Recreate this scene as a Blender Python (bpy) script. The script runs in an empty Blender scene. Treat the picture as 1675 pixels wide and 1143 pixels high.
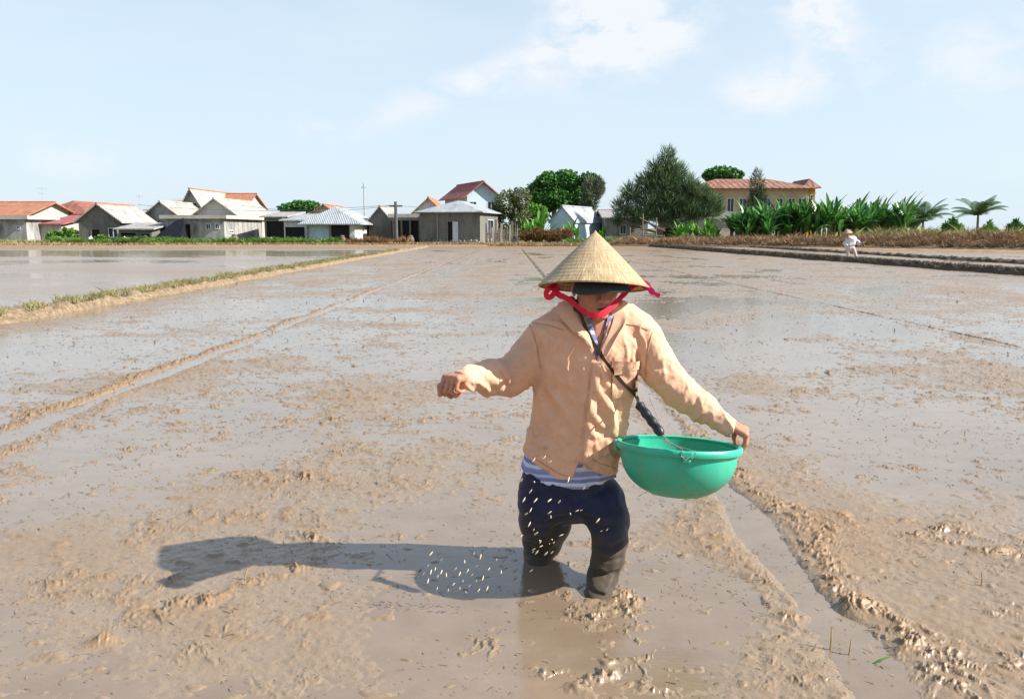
import bpy, math, random
import numpy as np
from mathutils import Vector, Matrix
rng = np.random.default_rng(7); random.seed(7)
sc = bpy.context.scene; col = sc.collection
R = math.radians
# ------------------------------------------------------------------ camera, sky, sun, exposure
F_PX = 1314.0; PITCH = R(8.5); CAM_H = 1.34
cd = bpy.data.cameras.new('camera'); cam = bpy.data.objects.new('camera', cd); col.objects.link(cam)
cd.sensor_width = 36; cd.lens = F_PX / 1675 * 36; cd.clip_end = 9000; cd.clip_start = 0.05
cam.location = (0, 0, CAM_H); cam.rotation_euler = (math.pi/2 - PITCH, 0, 0)
sc.camera = cam
SUN = Vector((1.72, -0.27, 1.27)).normalized()
EL = math.asin(SUN.z); AZ = math.atan2(SUN.x, SUN.y)
sd = bpy.data.lights.new('sun', 'SUN'); sun = bpy.data.objects.new('sun', sd); col.objects.link(sun)
sd.energy = 5.0; sd.angle = R(0.55); sd.color = (1, 0.95, 0.88)
sun.rotation_euler = SUN.to_track_quat('Z', 'Y').to_euler(); sun.location = (0, 0, 30)
sc.view_settings.view_transform = 'Standard'; sc.view_settings.look = 'None'
sc.view_settings.gamma = 1; sc.view_settings.exposure = 0.95
sc.cycles.max_bounces = 6; sc.cycles.diffuse_bounces = 3; sc.cycles.glossy_bounces = 3
sc.cycles.transparent_max_bounces = 6; sc.cycles.caustics_reflective = False; sc.cycles.caustics_refractive = False

def ray(px, py):
    u = (px - 837.5) / F_PX; v = (571.5 - py) / F_PX
    c, s = math.cos(PITCH), math.sin(PITCH)
    return Vector((u, c + v*s, -s + v*c))
def P(px, py, Y):                 # the point seen at this place of the photo, Y metres away
    d = ray(px, py); return Vector((0, 0, CAM_H)) + d * (Y / d.y)
def G(px, py, z=0.0):             # the point of the ground seen there
    d = ray(px, py); return Vector((0, 0, CAM_H)) + d * ((z - CAM_H) / d.z)

# ------------------------------------------------------------------ node helpers
class NT:
    def __init__(s, tree): s.t = tree; s.n = tree.nodes; s.l = tree.links
    def new(s, k, **kw):
        n = s.n.new(k)
        for a, b in kw.items(): setattr(n, a, b)
        return n
    def put(s, sock, v):
        if isinstance(v, bpy.types.NodeSocket): s.l.new(v, sock)
        elif isinstance(v, (tuple, list)):
            sock.default_value = tuple(v) + (1,) if (len(v) == 3 and sock.type == 'RGBA') else v
        else: sock.default_value = v
    def math(s, op, a, b=0.0, c=0.0, clamp=False):
        n = s.new('ShaderNodeMath', operation=op, use_clamp=clamp)
        s.put(n.inputs[0], a); s.put(n.inputs[1], b); s.put(n.inputs[2], c); return n.outputs[0]
    def vmath(s, op, a, b=(0, 0, 0)):
        n = s.new('ShaderNodeVectorMath', operation=op); s.put(n.inputs[0], a); s.put(n.inputs[1], b)
        return n.outputs['Value'] if op in ('DOT_PRODUCT', 'LENGTH') else n.outputs['Vector']
    def noise(s, vec, scale, detail=3, rough=.55, dist=0.0, col=False):
        n = s.new('ShaderNodeTexNoise'); s.put(n.inputs['Vector'], vec); s.put(n.inputs['Scale'], scale)
        n.inputs['Detail'].default_value = detail; n.inputs['Roughness'].default_value = rough
        n.inputs['Distortion'].default_value = dist
        return n.outputs['Color' if col else 'Fac']
    def ramp(s, fac, stops, interp='LINEAR'):
        n = s.new('ShaderNodeValToRGB'); cr = n.color_ramp; cr.interpolation = interp
        while len(cr.elements) < len(stops): cr.elements.new(0.5)
        for e, (p, c) in zip(cr.elements, stops):
            e.position = p; e.color = tuple(c) + (1,) if not isinstance(c, (int, float)) else (c, c, c, 1)
        s.put(n.inputs[0], fac); return n.outputs['Color']
    def mix(s, fac, a, b, blend='MIX'):
        n = s.new('ShaderNodeMix', data_type='RGBA', blend_type=blend)
        s.put(n.inputs[0], fac); s.put(n.inputs[6], a); s.put(n.inputs[7], b); return n.outputs[2]
    def rng(s, v, a, b, c=0.0, d=1.0):
        n = s.new('ShaderNodeMapRange'); s.put(n.inputs[0], v)
        for i, q in enumerate((a, b, c, d)): s.put(n.inputs[i+1], q)
        return n.outputs[0]
    def bump(s, h, strength=.3, dist=.01):
        n = s.new('ShaderNodeBump'); n.inputs['Strength'].default_value = strength
        n.inputs['Distance'].default_value = dist; s.put(n.inputs['Height'], h); return n.outputs[0]
    def obj(s): return s.new('ShaderNodeTexCoord').outputs['Object']
    def pos(s): return s.new('ShaderNodeNewGeometry').outputs['Position']
    def sep(s, v):
        n = s.new('ShaderNodeSeparateXYZ'); s.put(n.inputs[0], v); return n.outputs
    def comb(s, x, y, z):
        n = s.new('ShaderNodeCombineXYZ')
        for i, q in enumerate((x, y, z)): s.put(n.inputs[i], q)
        return n.outputs[0]
    def scale(s, v, k):
        n = s.new('ShaderNodeMapping'); s.put(n.inputs['Vector'], v); n.inputs['Scale'].default_value = k; return n.outputs[0]
MATS = {}
def material(name, fn):
    if name in MATS: return MATS[name]
    m = bpy.data.materials.new(name); m.use_nodes = True
    t = NT(m.node_tree); b = t.n['Principled BSDF']; fn(t, b, m); MATS[name] = m; return m
def setp(t, b, **kw):
    names = dict(base='Base Color', rough='Roughness', spec='Specular IOR Level', normal='Normal', metal='Metallic',
                 trans='Transmission Weight', alpha='Alpha', sss='Subsurface Weight', coat='Coat Weight', ior='IOR', sheen='Sheen Weight')
    for k, v in kw.items(): t.put(b.inputs[names[k]], v)
def simple(name, c, rough=.7, var=.25, scale=6.0, bump=0.0, bdist=.01, spec=.3, coord='obj', stretch=(1, 1, 1)):
    def fn(t, b, m):
        v = t.scale(t.obj() if coord == 'obj' else t.pos(), stretch)
        n = t.noise(v, scale, 5, .62)
        lo = tuple(x*(1-var) for x in c); hi = tuple(min(1, x*(1+var)) for x in c)
        setp(t, b, base=t.ramp(n, [(.3, lo), (.7, hi)]), rough=rough, spec=spec)
        if bump: setp(t, b, normal=t.bump(t.noise(v, scale*3, 5, .6), bump, bdist))
    return material(name, fn)

# ------------------------------------------------------------------ sky with thin clouds
w = bpy.data.worlds.new('World'); sc.world = w; w.use_nodes = True
t = NT(w.node_tree); bg = t.n['Background']
sky = t.new('ShaderNodeTexSky', sky_type='NISHITA', sun_disc=False, sun_elevation=EL, sun_rotation=AZ)
sky.air_density = 1.0; sky.dust_density = 1.0; sky.ozone_density = 1.2; sky.altitude = 0
dirv = t.vmath('NORMALIZE', t.new('ShaderNodeTexCoord').outputs['Generated'])
zz = t.sep(dirv)[2]
SKY_K = 0.098
def cloud_blob(px, py, sx, sy, rot=0.0):
    d = ray(px, py).normalized(); rgt = Vector((0, 0, 1)).cross(d).normalized()*-1; up = rgt.cross(d)
    a, b_ = math.cos(rot), math.sin(rot)
    e1 = (rgt*a + up*b_)/sx; e2 = (up*a - rgt*b_)/sy
    q1 = t.vmath('DOT_PRODUCT', dirv, tuple(e1)); q2 = t.vmath('DOT_PRODUCT', dirv, tuple(e2))
    r2 = t.math('ADD', t.math('MULTIPLY', q1, q1), t.math('MULTIPLY', q2, q2))
    front = t.math('GREATER_THAN', t.vmath('DOT_PRODUCT', dirv, tuple(d)), 0.0)
    return t.math('MULTIPLY', front, t.math('EXPONENT', t.math('MULTIPLY', r2, -1.0)))
nz = t.noise(t.scale(dirv, (1, 1, 1.6)), 9.0, 9, .58, .35)
nf = t.noise(t.scale(dirv, (1, 1, 2.2)), 30.0, 6, .6, .6)
nn = t.math('ADD', t.math('MULTIPLY', nz, .75), t.math('MULTIPLY', nf, .25))
acc = 0.0
for (px, py, sx, sy, rot, k) in [(985, 22, .060, .040, .2, 1.5), (1060, 75, .10, .033, .30, .85), (860, 105, .12, .026, .33, .5), (690, 165, .12, .022, .36, .34),
                             (1335, 22, .040, .026, -.7, 1.5), (1270, 130, .06, .035, .2, .30), (1480, 90, .16, .035, .1, .34), (1240, 165, .05, .03, 0, .34),
                             (490, 206, .05, .02, 0, .33), (110, 262, .07, .03, 0, .36), (1620, 140, .12, .05, 0, .30)]:
    acc = t.math('ADD', acc, t.math('MULTIPLY', cloud_blob(px, py, sx, sy, rot), k))
mask = t.rng(t.math('MULTIPLY', acc, t.rng(nn, .38, .60)), .08, .62)
thin = t.math('MULTIPLY', t.rng(t.noise(t.scale(dirv, (1, 1, 4)), 3.0, 6, .55, .4), .4, .75), .22)
veil = t.math('ADD', t.ramp(zz, [(0, .80), (.28, .70), (.62, .12)]), thin)       # thin high haze, even all round
s1 = t.vmath('MULTIPLY', sky.outputs[0], (SKY_K,)*3)
s2 = t.mix(veil, s1, (.385, .455, .515))
s3 = t.mix(t.math('MULTIPLY', mask, .8), s2, (.50, .505, .525))
t.put(bg.inputs['Color'], s3); bg.inputs['Strength'].default_value = 1.0

# ------------------------------------------------------------------ mesh helpers
def tag(o, label=None, cat=None, group=None, kind=None):
    if label: o['label'] = label
    if cat: o['category'] = cat
    if group: o['group'] = group
    if kind: o['kind'] = kind
    return o
def thing(name, label, cat, loc=(0, 0, 0), rz=0, group=None):
    o = bpy.data.objects.new(name, None); col.objects.link(o); o.empty_display_size = .1
    o.location = loc; o.rotation_euler = (0, 0, rz); return tag(o, label, cat, group)
def link(name, me, mat=None, parent=None, world=False):
    o = bpy.data.objects.new(name, me); col.objects.link(o)
    if mat: me.materials.append(mat)
    if parent:
        o.parent = parent
        if world:
            L = Vector(parent.location)
            p = parent.parent
            while p: L += Vector(p.location); p = p.parent
            me.transform(Matrix.Translation(-L))
    return o
def mesh_np(name, V, Fc, mat=None, parent=None, smooth=True, world=False):
    V = np.ascontiguousarray(V, dtype=np.float32); Fc = np.ascontiguousarray(Fc, dtype=np.int32); k = Fc.shape[1]
    me = bpy.data.meshes.new(name); me.vertices.add(len(V)); me.vertices.foreach_set('co', V.ravel())
    me.loops.add(Fc.size); me.loops.foreach_set('vertex_index', Fc.ravel())
    me.polygons.add(len(Fc)); me.polygons.foreach_set('loop_start', np.arange(0, Fc.size, k, dtype=np.int32))
    me.polygons.foreach_set('loop_total', np.full(len(Fc), k, dtype=np.int32))
    me.update(calc_edges=True)
    me.polygons.foreach_set('use_smooth', np.full(len(Fc), smooth, dtype=bool))
    return link(name, me, mat, parent, world)
class MB:
    def __init__(s): s.v = []; s.f = []
    def add(s, V, Fc):
        n = len(s.v); s.v += [tuple(p) for p in V]; s.f += [tuple(i+n for i in f) for f in Fc]; return s
    def box(s, a, b, M=None):
        x0, y0, z0 = a; x1, y1, z1 = b
        V = [Vector(p) for p in [(x0,y0,z0),(x1,y0,z0),(x1,y1,z0),(x0,y1,z0),(x0,y0,z1),(x1,y0,z1),(x1,y1,z1),(x0,y1,z1)]]
        if M: V = [M @ p for p in V]
        return s.add(V, [(0,3,2,1),(4,5,6,7),(0,1,5,4),(1,2,6,5),(2,3,7,6),(3,0,4,7)])
    def tube(s, pts, rad, n=8, cap=True, flat=None):
        pts = [Vector(p) for p in pts]; k = len(pts)
        if isinstance(rad, (int, float)): rad = [rad]*k
        up = None; V = []
        for i, p in enumerate(pts):
            d = (pts[min(i+1, k-1)] - pts[max(i-1, 0)]).normalized()
            if up is None:
                up = Vector((0, 0, 1)) if abs(d.z) < .9 else Vector((0, 1, 0))
            a = d.cross(up).normalized(); b = a.cross(d).normalized(); up = b
            for j in range(n):
                an = 2*math.pi*j/n
                V.append(p + (a*math.cos(an) + b*math.sin(an))*rad[i])
        Fc = [(i*n+j, i*n+(j+1) % n, (i+1)*n+(j+1) % n, (i+1)*n+j) for i in range(k-1) for j in range(n)]
        if cap: Fc += [tuple(range(n))[::-1], tuple((k-1)*n+j for j in range(n))]
        return s.add(V, Fc)
    def lathe(s, prof, n=48, M=None, closed=False):
        V = []; k = len(prof)
        for r, z in prof:
            for j in range(n):
                a = 2*math.pi*j/n; p = Vector((r*math.cos(a), r*math.sin(a), z)); V.append(M @ p if M else p)
        m = k if closed else k-1
        Fc = [(i*n+j, i*n+(j+1) % n, ((i+1) % k)*n+(j+1) % n, ((i+1) % k)*n+j) for i in range(m) for j in range(n)]
        return s.add(V, Fc)
    def build(s, name, mat=None, parent=None, smooth=False, world=False):
        me = bpy.data.meshes.new(name); me.from_pydata([tuple(v) for v in s.v], [], s.f); me.update()
        if smooth:
            for p in me.polygons: p.use_smooth = True
            try: me.set_sharp_from_angle(angle=R(40))
            except Exception: pass
        return link(name, me, mat, parent, world)
def copy_tree(o, parent=None):
    c = o.copy(); col.objects.link(c)
    if parent: c.parent = parent
    for ch in list(o.children): copy_tree(ch, c)
    return c

# ------------------------------------------------------------------ noise
def _h(i, j, s):
    n = (i*374761393 + j*668265263 + s*1442695041) & 0xffffffff
    n = ((n ^ (n >> 13)) * 1274126177) & 0xffffffff
    return ((n ^ (n >> 16)) & 0xffff) / 65535.0
def pn(x, y, s=0):
    xi = np.floor(x).astype(np.int64); yi = np.floor(y).astype(np.int64); xf = x-xi; yf = y-yi
    u = xf*xf*xf*(xf*(xf*6-15)+10); v = yf*yf*yf*(yf*(yf*6-15)+10)
    def g(a, b, dx, dy):
        an = _h(a, b, s)*2*np.pi; return np.cos(an)*dx + np.sin(an)*dy
    n00 = g(xi, yi, xf, yf); n10 = g(xi+1, yi, xf-1, yf); n01 = g(xi, yi+1, xf, yf-1); n11 = g(xi+1, yi+1, xf-1, yf-1)
    return ((n00*(1-u)+n10*u)*(1-v) + (n01*(1-u)+n11*u)*v)*1.5
def fbm(x, y, s=0, o=4, g=.5):
    a = 1.0; r = 0
    for i in range(o): r = r + a*pn(x*2**i, y*2**i, s+i*7); a *= g
    return r
def sstep(a, b, x):
    q = np.clip((x-a)/(b-a), 0, 1); return q*q*(3-2*q)

# ------------------------------------------------------------------ distance field modelling: one continuous surface per body or garment
class Field:
    def __init__(s, lo, hi, h):
        s.h = h; s.lo = np.array(lo, float); n = np.ceil((np.array(hi)-s.lo)/h).astype(int)+1
        s.ax = [s.lo[i]+h*np.arange(n[i]) for i in range(3)]; s.D = np.full(n, .08, np.float32)
    def sl(s, lo, hi):
        r = []
        for i in range(3):
            a = int(max(0, math.floor((lo[i]-s.lo[i])/s.h))); b = int(min(s.D.shape[i], math.ceil((hi[i]-s.lo[i])/s.h)+1))
            r.append(slice(a, max(a, b)))
        r = tuple(r); X = s.ax[0][r[0]][:, None, None]; Y = s.ax[1][r[1]][None, :, None]; Z = s.ax[2][r[2]][None, None, :]
        return r, X, Y, Z
    def comb(s, r, d, k, op='add'):
        A = s.D[r]
        if A.size == 0: return
        if op == 'sub': A, d = -A, d
        if k > 0:
            hh = np.clip(.5+.5*(A-d)/k, 0, 1); o = A*(1-hh)+d*hh - k*hh*(1-hh)
        else: o = np.minimum(A, d)
        s.D[r] = -o if op == 'sub' else o
    def cone(s, a, b, ra, rb, k=.01, op='add'):
        a = np.array(a, float); b = np.array(b, float); m = max(ra, rb)+k+.02
        r, X, Y, Z = s.sl(np.minimum(a, b)-m, np.maximum(a, b)+m)
        ab = b-a; t_ = np.clip(((X-a[0])*ab[0]+(Y-a[1])*ab[1]+(Z-a[2])*ab[2])/max(ab@ab, 1e-9), 0, 1)
        d = np.sqrt((X-a[0]-t_*ab[0])**2+(Y-a[1]-t_*ab[1])**2+(Z-a[2]-t_*ab[2])**2)-(ra+(rb-ra)*t_)
        s.comb(r, d, k, op)
    def chain(s, pts, rad, k=.01):
        for i in range(len(pts)-1): s.cone(pts[i], pts[i+1], rad[i], rad[i+1], k)
    def ell(s, c, rad, M=None, k=.01, op='add', cut=None):
        c = np.array(c, float); rad = np.array(rad, float); m = max(rad)+k+.02
        r, X, Y, Z = s.sl(c-m, c+m); X, Y, Z = np.broadcast_arrays(X-c[0], Y-c[1], Z-c[2])
        if M is not None:
            Q = np.array(M)[:3, :3]                      # columns = local axes
            X, Y, Z = (Q[0, 0]*X+Q[1, 0]*Y+Q[2, 0]*Z, Q[0, 1]*X+Q[1, 1]*Y+Q[2, 1]*Z, Q[0, 2]*X+Q[1, 2]*Y+Q[2, 2]*Z)
        k0 = np.sqrt((X/rad[0])**2+(Y/rad[1])**2+(Z/rad[2])**2); k1 = np.sqrt((X/rad[0]**2)**2+(Y/rad[1]**2)**2+(Z/rad[2]**2)**2)
        d = k0*(k0-1)/np.maximum(k1, 1e-6); d = np.where(k0 < .05, -min(rad), d)
        if cut is not None: d = np.maximum(d, cut(X, Y, Z))
        s.comb(r, d, k, op)
    def loft(s, lev, k=.02, p=2.1):        # lev: rows (z, cx, cy, rx, ry) upward
        L = np.array(sorted(lev)); m = .05+k
        r, X, Y, Z = s.sl((min(L[:, 1]-L[:, 3])-m, min(L[:, 2]-L[:, 4])-m, L[0, 0]-m), (max(L[:, 1]+L[:, 3])+m, max(L[:, 2]+L[:, 4])+m, L[-1, 0]+m))
        z = Z.ravel(); zf = np.linspace(L[0, 0], L[-1, 0], 80)
        def sm(q):
            v = np.interp(zf, L[:, 0], q); kk = np.ones(9)/9; return np.interp(z, zf, np.convolve(np.pad(v, 4, 'edge'), kk, 'valid'))[None, None, :]
        cx, cy, rx, ry = [sm(L[:, i]) for i in (1, 2, 3, 4)]
        q = (np.abs((X-cx)/rx)**p+np.abs((Y-cy)/ry)**p)**(1/p)
        d = (q-1)*np.minimum(rx, ry); d = np.maximum(d, np.maximum(Z-L[-1, 0], L[0, 0]-Z))
        s.comb(r, d, k)
    def push(s, lo, hi, fn):
        r, X, Y, Z = s.sl(lo, hi); s.D[r] = s.D[r] - fn(X, Y, Z)
    def mesh(s):
        D = s.D; n = np.array(D.shape)-1; S = D < 0
        cnt = np.zeros(n, np.int8)
        cor = [(i, j, k) for i in (0, 1) for j in (0, 1) for k in (0, 1)]
        def sub(A, c): return A[c[0]:c[0]+n[0], c[1]:c[1]+n[1], c[2]:c[2]+n[2]]
        for c in cor: cnt += sub(S, c)
        act = (cnt > 0) & (cnt < 8); I = np.argwhere(act); idx = np.full(n, -1, np.int32); idx[act] = np.arange(len(I))
        val = [D[I[:, 0]+c[0], I[:, 1]+c[1], I[:, 2]+c[2]] for c in cor]
        ps = np.zeros((len(I), 3)); ct = np.zeros(len(I))
        for a in range(8):
            for b in range(a+1, 8):
                ca, cb = np.array(cor[a]), np.array(cor[b])
                if abs(ca-cb).sum() != 1: continue
                va, vb = val[a], val[b]; m = (va < 0) != (vb < 0)
                t_ = np.where(m, va/np.where(m, va-vb, 1), 0)
                ps += np.where(m[:, None], ca+(cb-ca)*t_[:, None], 0); ct += m
        V = (I + ps/ct[:, None])*s.h + s.lo
        Fs = []
        for ax in range(3):
            o = [i for i in range(3) if i != ax]
            A = np.moveaxis(S, ax, 0); e = A[:-1] != A[1:]; up = A[:-1]
            e = e[:, 1:-1, 1:-1]; J = np.argwhere(e); a, b, c = J[:, 0], J[:, 1]+1, J[:, 2]+1
            ii = np.moveaxis(idx, ax, 0)
            q = np.stack([ii[a, b-1, c-1], ii[a, b, c-1], ii[a, b, c], ii[a, b-1, c]], 1)
            flip = up[a, b, c]
            if ax == 1: flip = ~flip
            q[~flip] = q[~flip][:, ::-1]; Fs.append(q)
        Fa = np.concatenate(Fs); Fa = Fa[(Fa >= 0).all(1)]
        return V, Fa
    def build(s, name, mat=None, parent=None, world=True, relax=1):
        V, Fa = s.mesh()
        for _ in range(relax):
            acc_ = np.zeros_like(V); c_ = np.zeros(len(V))
            for i in range(4):
                np.add.at(acc_, Fa[:, i], V[Fa[:, (i+1) % 4]]+V[Fa[:, (i+3) % 4]]); np.add.at(c_, Fa[:, i], 2)
            V = V*.5 + .5*acc_/np.maximum(c_, 1)[:, None]
        return mesh_np(name, V, Fa, mat, parent, True, world)
# ------------------------------------------------------------------ the flooded field: mud relief standing in a thin sheet of muddy water
def mud_shader(name, dry, wet, rough0, rough1):
    def fn(t, b, m):
        p = t.pos(); z = t.sep(p)[2]
        n1 = t.noise(p, 1.3, 5, .6); n2 = t.noise(p, 14, 6, .65); n3 = t.noise(p, 70, 4, .6)
        h = t.rng(t.math('ADD', z, t.math('MULTIPLY', t.math('SUBTRACT', n2, .5), .012)), .0, .022)
        c = t.mix(h, t.ramp(n1, [(.3, wet), (.7, tuple(x*1.12 for x in wet))]), t.ramp(n2, [(.3, tuple(x*.8 for x in dry)), (.65, dry)]))
        c = t.mix(t.rng(n3, .55, .72, 0, .5), c, tuple(x*.45 for x in dry))
        setp(t, b, base=c, rough=t.rng(t.math('ADD', h, t.math('MULTIPLY', n3, .3)), 0, 1.2, rough0, rough1), spec=.8,
             normal=t.bump(t.math('ADD', t.math('MULTIPLY', n2, 1.0), t.math('MULTIPLY', n3, .6)), .35, .012))
    return material(name, fn)
M_MUD = mud_shader('wet_mud', (.245, .150, .070), (.225, .165, .108), .17, .60)
def _water(t, b, m):
    p = t.pos(); n1 = t.noise(p, .8, 5, .6); n2 = t.noise(t.scale(p, (1, 1.4, 1)), 5, 5, .6)
    c = t.ramp(t.math('ADD', t.math('MULTIPLY', n1, .6), t.math('MULTIPLY', n2, .4)), [(.3, (.168, .118, .073)), (.5, (.215, .157, .105)), (.72, (.265, .20, .143))])
    setp(t, b, base=c, rough=.11, ior=1.6, spec=.9, normal=t.bump(t.math('ADD', t.noise(p, 9, 3, .5), t.math('MULTIPLY', t.noise(t.scale(p, (1, 2.2, 1)), 34, 3, .6), .5)), .13, .012))
M_WATER = material('muddy_water', _water)

FURROWS = [  # (x at y=0, x at y=60, half width of the wet line, bank height left, bank height right)
    (1.12, .62, .068, .012, .024), (-3.42, -1.95, .07, .048, .020), (6.1, 4.1, .05, .014, .026)]
FOOT = [G(882, 925), G(978, 980)]
def clod(wx, wy, k=1.0):
    a = np.clip(.22+pn(wx*12*k, wy*13*k, 41), 0, 1)*.8; rdg = np.clip(1-3.2*np.abs(pn(wx*24*k, wy*26*k, 43)), 0, 1)**1.5
    return a*(.55+.6*rdg)+.28*rdg*np.clip(.2+pn(wx*6, wy*6, 44), 0, 1)+.20*pn(wx*58, wy*60, 45)*(a > .05)+.10*pn(wx*90, wy*94, 46)*(a > .1)
def mud_height(x, y):
    big = fbm(x*.55+3, y*.5, 11, 3)*.010 + fbm(x*2.2, y*2.0, 5, 3)*.0045
    expo = fbm(x*.35+9, y*.28+2, 21, 2)
    bias = -.0060 + .0060*sstep(9, 20, y) + .0045*sstep(17, 30, y) + .005*pn(x*.35+5, y*.16, 95)*sstep(5, 12, y) + .003*pn(x*1.1+5, y*.7, 96)*sstep(3, 7, y) + .0045*sstep(6, 2.6, y) + .003*expo + .004*sstep(.2, 1.6, x)*sstep(7, 3, y)
    m = sstep(.06, .50, pn(x*1.15+4, y*1.9, 31)*.65 + pn(x*3.4, y*5.0, 33)*.45 + .18*expo)       # clusters of turned clods
    m = m + .6*sstep(.35, .6, pn(x*2.2, y*2.8, 35))
    wx = x+.05*pn(x*5, y*5, 91)+.02*pn(x*13, y*13, 92); wy = y+.05*pn(x*5, y*5, 93)+.02*pn(x*13, y*13, 94)
    rough_ = clod(wx, wy)
    z = big + bias + m*rough_*.021*sstep(.0, .25, .25+expo*.5+sstep(-.2, 1.2, x)*.3+sstep(3.5, 6, y))
    z += .0035*np.abs(pn(x*9, y*14, 47))+.002*pn(x*30, y*36, 49)
    sp = sstep(.45, .8, pn(x*8, y*15, 51)+.25*pn(x*30, y*40, 52)); z += sp*.0075
    fl = sstep(.30, .62, pn(x*5.5, y*8.5, 53)*.7+pn(x*17, y*24, 54)*.55+.12*expo); z += fl*(.30+.7*np.abs(pn(x*38, y*44, 55)))*.014*sstep(2.6, 5, y); fl2 = sstep(.35, .6, pn(x*12, y*17, 56)+.3*pn(x*3, y*3, 57)); z += fl2*.007*sstep(3.2, 6, y)*(.4+np.abs(pn(x*46, y*50, 58)))
    for xa, xb, hw, bl, br in FURROWS:
        xc = xa + (xb-xa)*y/60 + .035*pn(y*.9, y*0+xa, 61)+.02*pn(y*2.6, y*0+xa, 62); d = x-xc
        hw2 = hw*(1+.5*pn(y*1.6, y*0+xa, 63)) * np.interp(y, [2, 5, 9, 25], [1.25, 1, .6, .5])
        z = z*(1-.9*np.exp(-(d/(hw2*1.6))**2)) - .035*np.exp(-(d/hw2)**2)
        r2 = (clod(wx, wy, 1.5)*1.15+.12)*np.interp(y, [3, 8, 20], [.9, .8, .75]); z += .011*np.exp(-(d/(4.5*hw2))**2)*np.exp(-(y/9)**2)
        z += bl*r2*np.exp(-((d+2.6*hw2)/(1.5*hw2))**2) + br*r2*np.exp(-((d-2.5*hw2)/(1.35*hw2))**2)
    for i, f in enumerate(FOOT):                                    # mud churned up round the legs
        d = np.hypot(x-f.x, (y-f.y)); rr = clod(wx, wy, 1.9)
        z += .018*rr*np.exp(-((d-.12)/.06)**2)*(1 if i else .4)
    d = np.hypot(x-FOOT[1].x-.11, y-FOOT[1].y+.02); z += .042*(clod(wx, wy, 2)+.15)*np.exp(-(d/.06)**2)
    d = np.hypot((x-.33)/1.5, (y-2.62)); z += .010*clod(wx, wy, 1.9)*np.exp(-(d/.13)**2)
    # the low mud ridge in front of the shadow, and two bigger clods at the left
    a = G(330, 985); b_ = G(480, 930); L = (b_-a).length; ux, uy = (b_.x-a.x)/L, (b_.y-a.y)/L
    s_ = np.clip(((x-a.x)*ux+(y-a.y)*uy), 0, L); d = np.hypot(x-a.x-s_*ux, y-a.y-s_*uy)
    z += .030*(clod(wx, wy, 1.2)+.1)*np.exp(-(d/.06)**2)
    for (px, py, rx, ry, hh) in [(170, 1050, .045, .03, .05), (92, 955, .03, .02, .025), (150, 808, .03, .02, .025), (90, 1075, .06, .03, .02), (1290, 1010, .09, .03, .02),
                                 (1500, 735, .05, .04, .02), (1395, 1000, .07, .05, .035), (1480, 1060, .06, .04, .03), (465, 790, .08, .03, .015), (1580, 650, .22, .05, .02), (1640, 905, .12, .05, .03), (1560, 860, .10, .05, .02)]:
        c = G(px, py); d = np.sqrt(((x-c.x)/rx)**2+((y-c.y)/ry)**2)
        z += hh*(.45+.8*clod(wx, wy, 1.2))*np.exp(-d*d)
    # far left paddy beyond the bund is smoother and floods towards the houses
    lb = -7.75 + .9*(y-11.7)/36; left = sstep(.1, .6, lb-x)
    zl = -.0015+.006*fbm(x*.12, y*.22, 81, 3)+.002*pn(x*3, y*4, 82) - .006*sstep(34, 44, y)+.004*sstep(14, 24, y) + .02*sstep(52, 58, y)
    z = z*(1-left)+zl*left
    far = sstep(50, 60, y); z = z*(1-far)+.02*far
    return z
nu, ny = 1500, 1150
ue = np.linspace(-.78, .80, nu-120); tail = np.geomspace(.01, 3.2, 60)
u = np.concatenate([-.78-tail[::-1], ue, .80+tail])
yy = 1.75*np.exp(np.linspace(0, 1, ny)**1.12*math.log(64/1.75)); yy = np.concatenate([np.linspace(-6, 1.7, 25), yy])
XX = u[None, :]*np.maximum(yy, 1.75)[:, None]; YY = np.broadcast_to(yy[:, None], XX.shape)
ZZ = mud_height(XX, YY)
V = np.stack([XX, YY, ZZ], -1).reshape(-1, 3); r_, c_ = XX.shape
ii = (np.arange(r_-1)[:, None]*c_+np.arange(c_-1)[None, :]).ravel()
tag(mesh_np('mud', V, np.stack([ii, ii+1, ii+c_+1, ii+c_], 1), M_MUD), kind='structure')
MB().add([(-220, -8, 0), (220, -8, 0), (220, 64, 0), (-220, 64, 0)], [(0, 1, 2, 3)]).build('water', M_WATER).__setitem__('kind', 'structure')
M_SOIL = simple('dry_ground', (.23, .17, .10), .9, .35, .6, .3, .05, coord='pos')
MB().add([(-3000, -400, -.25), (3000, -400, -.25), (3000, 6000, -.25), (-3000, 6000, -.25)], [(0, 1, 2, 3)]).build('ground', M_SOIL).__setitem__('kind', 'structure')

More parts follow.
